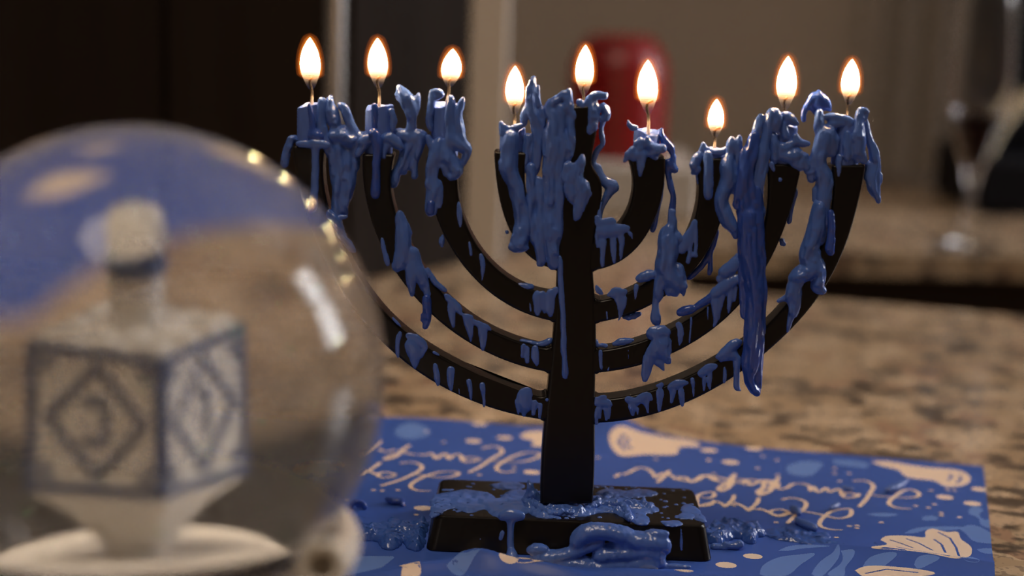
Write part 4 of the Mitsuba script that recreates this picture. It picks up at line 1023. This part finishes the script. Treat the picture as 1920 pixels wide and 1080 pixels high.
def sq(hw, z, r=0.16, n=4):
    out = []
    for sx, sy, a0 in ((1, 1, 0), (-1, 1, 90), (-1, -1, 180), (1, -1, 270)):
        for k in range(n):
            a = math.radians(a0 + 90 * k / (n - 1))
            out.append(dre((sx * (1 - r) + r * math.cos(a)) * hw, (sy * (1 - r) + r * math.sin(a)) * hw, z))
    return out


rings = [sq(0.0042, ZP + 0.0004, 0.9), sq(0.0052, ZP + 0.002, 0.9), sq(0.0072, ZP + 0.0050, 0.7), sq(0.0102, ZP + 0.0095, 0.4), sq(h * 0.97, ZM - 0.001, 0.12), sq(h, ZM, 0.06), sq(h, ZT - 0.0004, 0.06), sq(h - 0.0005, ZT, 0.06)]
obj('dreidel', stack(rings), 'mat_porcelain', globe, smooth=30)
labels[dreidel] = {'label': 'white dreidel with blue trim and letters'}
cxy = GC
obj('handle', lathe([(0, ZT - 0.0005), (0.0050, ZT - 0.0005), (0.0050, ZT + 0.0100), (0.0050, ZT + 0.0116), (0, ZT + 0.0116)], GC, 32), 'mat_porcelain', dreidel, smooth=40)
obj('handle_ring', lathe([(0.0045, ZT + 0.0116), (0.0057, ZT + 0.0120), (0.0058, ZT + 0.0150), (0.0046, ZT + 0.0156), (0, ZT + 0.0156)], GC, 32), 'mat_porcelain_blue', dreidel, smooth=40)
obj('knob', lathe([(0.0040, ZT + 0.0152), (0.0053, ZT + 0.0164), (0.0055, ZT + 0.0212), (0.0047, ZT + 0.0240), (0.0025, ZT + 0.0250), (0, ZT + 0.0251)], GC, 32), 'mat_porcelain', dreidel, smooth=40)
sm = []
for q in rng.uniform(-0.9, 0.9, (70, 2)):
    sm.append((np.array([[*dre(q[0] * h * 0.95, q[1] * h * 0.95, ZT + 0.0004), rng.uniform(0.0015, 0.0027)]]), np.array([1, 1, 1.6])))
obj('snow_cap', blob(sm, 0.0006, 0.001, 0.0006, 500, 3), 'mat_snow', dreidel, smooth=True)


def on_face(k, poly, depth=0.00035):
    """A polygon in a face's own coordinates (to the right, up; metres) as a thin plate on the dreidel's k-th face."""
    az = naz + k * math.pi / 2
    n_, u_ = np.array([math.cos(az), math.sin(az), 0]), np.array([-math.sin(az), math.cos(az), 0])
    m = prism(poly, -0.0002, depth)
    v = np.array(m.vertices)
    o = GC + n_ * h + np.array([0, 0, (ZT + ZM) / 2])
    return trimesh.Trimesh(o + v[:, :1] * u_ + v[:, 1:2] * np.array([0, 0, 1]) + v[:, 2:] * n_, m.faces, process=True)


mm = 0.001
LETTER = [[(-2.6, 3.6), (0.4, 4.0), (2.0, 3.0), (1.8, 0.2), (2.2, -2.6), (1.0, -4.0), (-2.6, -4.2)], [(-1.4, 4.0), (0.9, 4.2), (1.0, 1.0), (0.8, -4.2)], [(-2.8, 4), (2.4, 4), (2.4, -4.2)], [(-3, 3), (0, -4), (3, 3)]]
hz = (ZT - ZM) / 2
for k in range(4):
    fr = shapely.box(-h * 0.995, -hz, h * 0.995, hz).difference(shapely.box(-h + 0.0017, -hz + 0.0017, h - 0.0017, hz - 0.0017))
    obj('trim', on_face(k, fr), 'mat_porcelain_blue', dreidel)
    dia = Polygon([(0, 10.6 * mm), (10.2 * mm, 0), (0, -10.6 * mm), (-10.2 * mm, 0)])
    obj('diamond', on_face(k, dia.buffer(0.0007).difference(dia.buffer(-0.0007))), 'mat_porcelain_blue', dreidel)
    obj('letter', on_face(k, LineString(np.array(LETTER[k]) * mm).buffer(0.0007)), 'mat_porcelain_blue', dreidel)
    for sx in (-1, 1):
        for sy in (-1, 1):
            obj('corner_mark', on_face(k, Polygon([(sx * 11.0 * mm, sy * 11.0 * mm), (sx * 9.0 * mm, sy * 11.0 * mm), (sx * 11.0 * mm, sy * 8.4 * mm)]).buffer(0.0003)), 'mat_porcelain_blue', dreidel)
fl = []
for _ in range(60):
    d = rng.normal(size=3)
    d = d / np.linalg.norm(d) * GR * rng.uniform(0.45, 0.93)
    if d[2] < zs + 0.003:
        continue
    s = trimesh.creation.cylinder(0.0005, 0.0001, sections=6)
    s.apply_transform(trimesh.transformations.random_rotation_matrix(rng.random(3)))
    s.apply_translation(GC + d)
    fl.append(s)
obj('glitter', trimesh.util.concatenate(fl), 'mat_glitter', globe, kind='stuff')

# ------------------------------------------------------------------ the far side of the kitchen
cab = thing('tall_cabinet', 'tall dark brown cabinet with a steel handle behind the left candles', 'cabinet')
c0, c1 = ground(655, 527), ground(866, 494)
dirv = (c1 - c0) / np.linalg.norm(c1 - c0)
nx = np.array([-1.0, 0.06, 0])
nx /= np.linalg.norm(nx)
H = 0.36
foot = [c0, c1, c1 + nx * 0.9, c0 + nx * 0.9]
lift = np.array([0, 0, 0.0006])
obj('carcass', hexa([q + lift for q in foot], [q + [0, 0, H] for q in foot]), 'mat_dark_wood', cab)
fdir = nx
fn = np.array([fdir[1], -fdir[0], 0])
fn = fn if fn[1] < 0 else -fn
for a0, a1 in ((0.004, 0.115), (0.119, 0.235), (0.239, 0.42), (0.424, 0.62)):
    q = [c0 + fdir * a0 + fn * 0.0002, c0 + fdir * a1 + fn * 0.0002, c0 + fdir * a1 + fn * 0.016, c0 + fdir * a0 + fn * 0.016]
    obj('door', hexa([p + [0, 0, 0.012] for p in q], [p + [0, 0, H - 0.01] for p in q]), 'mat_dark_wood', cab)
hx = at(622, 120, c0[1] - 0.03)
hb = at(626, 232, c0[1] - 0.03)
hm = trimesh.util.concatenate([tube(np.linspace([hb[0], hb[1], hb[2]], [hb[0], hb[1], hb[2] + 0.17], 12), 0.0062, 16), tube(np.array([[hb[0], hb[1], hb[2] + 0.03], [hb[0], hb[1] + 0.016, hb[2] + 0.0301]]), 0.005, 10), tube(np.array([[hb[0], hb[1], hb[2] + 0.155], [hb[0], hb[1] + 0.016, hb[2] + 0.1551]]), 0.005, 10)])
obj('handle', hm, 'mat_steel', cab, smooth=40, label='upright steel bar handle')
# pale pilaster at the cabinet's far end
p0, p1 = at(872, 300, c1[1] + 0.02), at(946, 300, c1[1] + 0.02)
obj('trim_1', box([p0[0], c1[1] + 0.005, 0.0005], [p1[0], c1[1] + 0.03, 0.36], 0.002), 'mat_pilaster', kind='structure')

# curtain of soft upright folds on the right of the back wall
cx0, cx1 = at(1600, 200, 1.1)[0], at(1850, 200, 1.1)[0] + 0.06
u = np.linspace(0, 1, 260)
fold = 0.012 * np.sin(u * 2 * np.pi * 6.2 + 0.8 * np.sin(u * 9)) + 0.005 * np.sin(u * 2 * np.pi * 15 + 1.0)
lo, hi = [], []
for s, (dy) in ((0, 0.0), (1, 0.003)):
    lo.append(np.stack([cx0 + (cx1 - cx0) * u, 1.105 + fold + dy, 0 * u + 0.012], 1))
    hi.append(np.stack([cx0 + (cx1 - cx0) * u, 1.105 + fold + dy, 0 * u + 1.35], 1))
bot = np.vstack([lo[0], lo[1][::-1]])
topr = np.vstack([hi[0], hi[1][::-1]])
n = len(bot)
i = np.arange(n)
j = (i + 1) % n
cm = trimesh.Trimesh(np.vstack([bot, topr]), np.vstack([np.stack([i, j, n + j], 1), np.stack([i, n + j, n + i], 1)]), process=False)
cur = obj('curtain', cm, 'mat_curtain', smooth=60)
tag(cur, 'beige grey curtain hanging in upright folds behind the wine glass', 'curtain')

# red canister on a pale box
YR = 0.86
r0, r1 = at(1062, 290, YR), at(1248, 292, YR)
rt = at(1150, 68, YR)[2]
rb = at(1150, 296, YR)[2]
rc = thing('canister', 'round-shouldered red metal canister standing on a pale box behind the shamash flame', 'canister')
rw = (r1[0] - r0[0]) / 2
cc = np.array([(r0[0] + r1[0]) / 2, YR + 0.02, 0])
hh = rt - rb
obj('body', lathe([(0, rb), (rw * 0.94, rb), (rw, rb + 0.006), (rw, rb + hh * 0.62), (rw * 0.97, rb + hh * 0.78), (rw * 0.82, rb + hh * 0.90), (rw * 0.70, rb + hh * 0.93)], cc, 48), 'mat_red', rc, smooth=40)
obj('lid', lathe([(rw * 0.72, rb + hh * 0.925), (rw * 0.74, rb + hh * 0.97), (rw * 0.6, rb + hh), (0, rb + hh * 1.01)], cc, 48), 'mat_red', rc, smooth=40)
b0, b1 = at(1108, 380, YR - 0.03), at(1262, 380, YR - 0.03)
pb = obj('storage_box', box([b0[0] - 0.03, YR - 0.05, 0.0006], [b1[0] + 0.02, YR + 0.10, rb - 0.0005], 0.003), 'mat_pale_box')
tag(pb, 'pale grey box carrying the red canister', 'box')

# wine glass
WG = ground(1822, 462)
WY = WG[1]
wz = lambda y: at(1835, y, WY)[2]  # noqa: E731
ax = at(1823, 330, WY)[0]
base_c = np.array([ax, WY, 0])
bw = (at(1880, 215, WY)[0] - at(1766, 215, WY)[0]) / 2
z_wine, z_bowl, z_top = wz(212), wz(325), wz(-60)
glass = thing('wine_glass', 'stemmed glass half filled with dark red wine in front of the curtain', 'wine glass')
outer = [(0, 0.0006), (0.030, 0.0006), (0.0305, 0.0018), (0.012, 0.0035), (0.0045, 0.008), (0.0034, 0.02), (0.0034, z_bowl - 0.012), (0.006, z_bowl - 0.003), (bw * 0.45, z_bowl + 0.010), (bw * 0.85, z_wine - 0.010), (bw * 1.0, z_wine + 0.006), (bw * 1.02, z_wine + 0.03), (bw * 0.86, z_top)]
inner = [(bw * 0.86 - 0.0012, z_top), (bw * 1.02 - 0.0013, z_wine + 0.03), (bw - 0.0014, z_wine + 0.006), (bw * 0.85 - 0.0016, z_wine - 0.010), (bw * 0.45 - 0.002, z_bowl + 0.011), (0.004, z_bowl + 0.002), (0, z_bowl + 0.0015)]
obj('bowl', lathe(outer + inner, base_c, 56), 'mat_clear_glass', glass, smooth=40, label='clear stemmed glass')
obj('wine', lathe([(0, z_bowl + 0.0017), (0.0038, z_bowl + 0.0022), (bw * 0.45 - 0.0022, z_bowl + 0.0112), (bw * 0.85 - 0.0018, z_wine - 0.010), (bw * 0.93 - 0.0016, z_wine - 0.002), (0, z_wine - 0.002)], base_c, 56), 'mat_wine', glass, smooth=40, label='dark red wine')

# black coffee maker with a cream arched handle
cmk = thing('coffee_maker', 'black coffee maker with a cream arched band at the right edge', 'coffee maker')
YM = ground(1880, 404)[1] - 0.01
m0, m1 = at(1832, 350, YM)[0], at(1832, 350, YM)[0] + 0.21
zt = at(1850, 292, YM)[2]
obj('base', box([m0, YM, 0.0006], [m1, YM + 0.16, zt], 0.006), 'mat_black_plastic', cmk)
mt = at(1864, 100, YM + 0.05)[0]
obj('tower', box([mt, YM + 0.05, zt + 0.0002], [m1, YM + 0.16, 0.46], 0.006), 'mat_black_plastic', cmk)
aq = [(1846, 288), (1858, 262), (1876, 232), (1898, 206), (1925, 186), (1960, 172), (2000, 170)]
ap = np.array([at(x, y, YM + 0.012) for x, y in aq])
obj('arched_band', tube(smooth_line(ap, 0.004), 0.0075, 14), 'mat_cream', cmk, smooth=40, label='cream arched band')
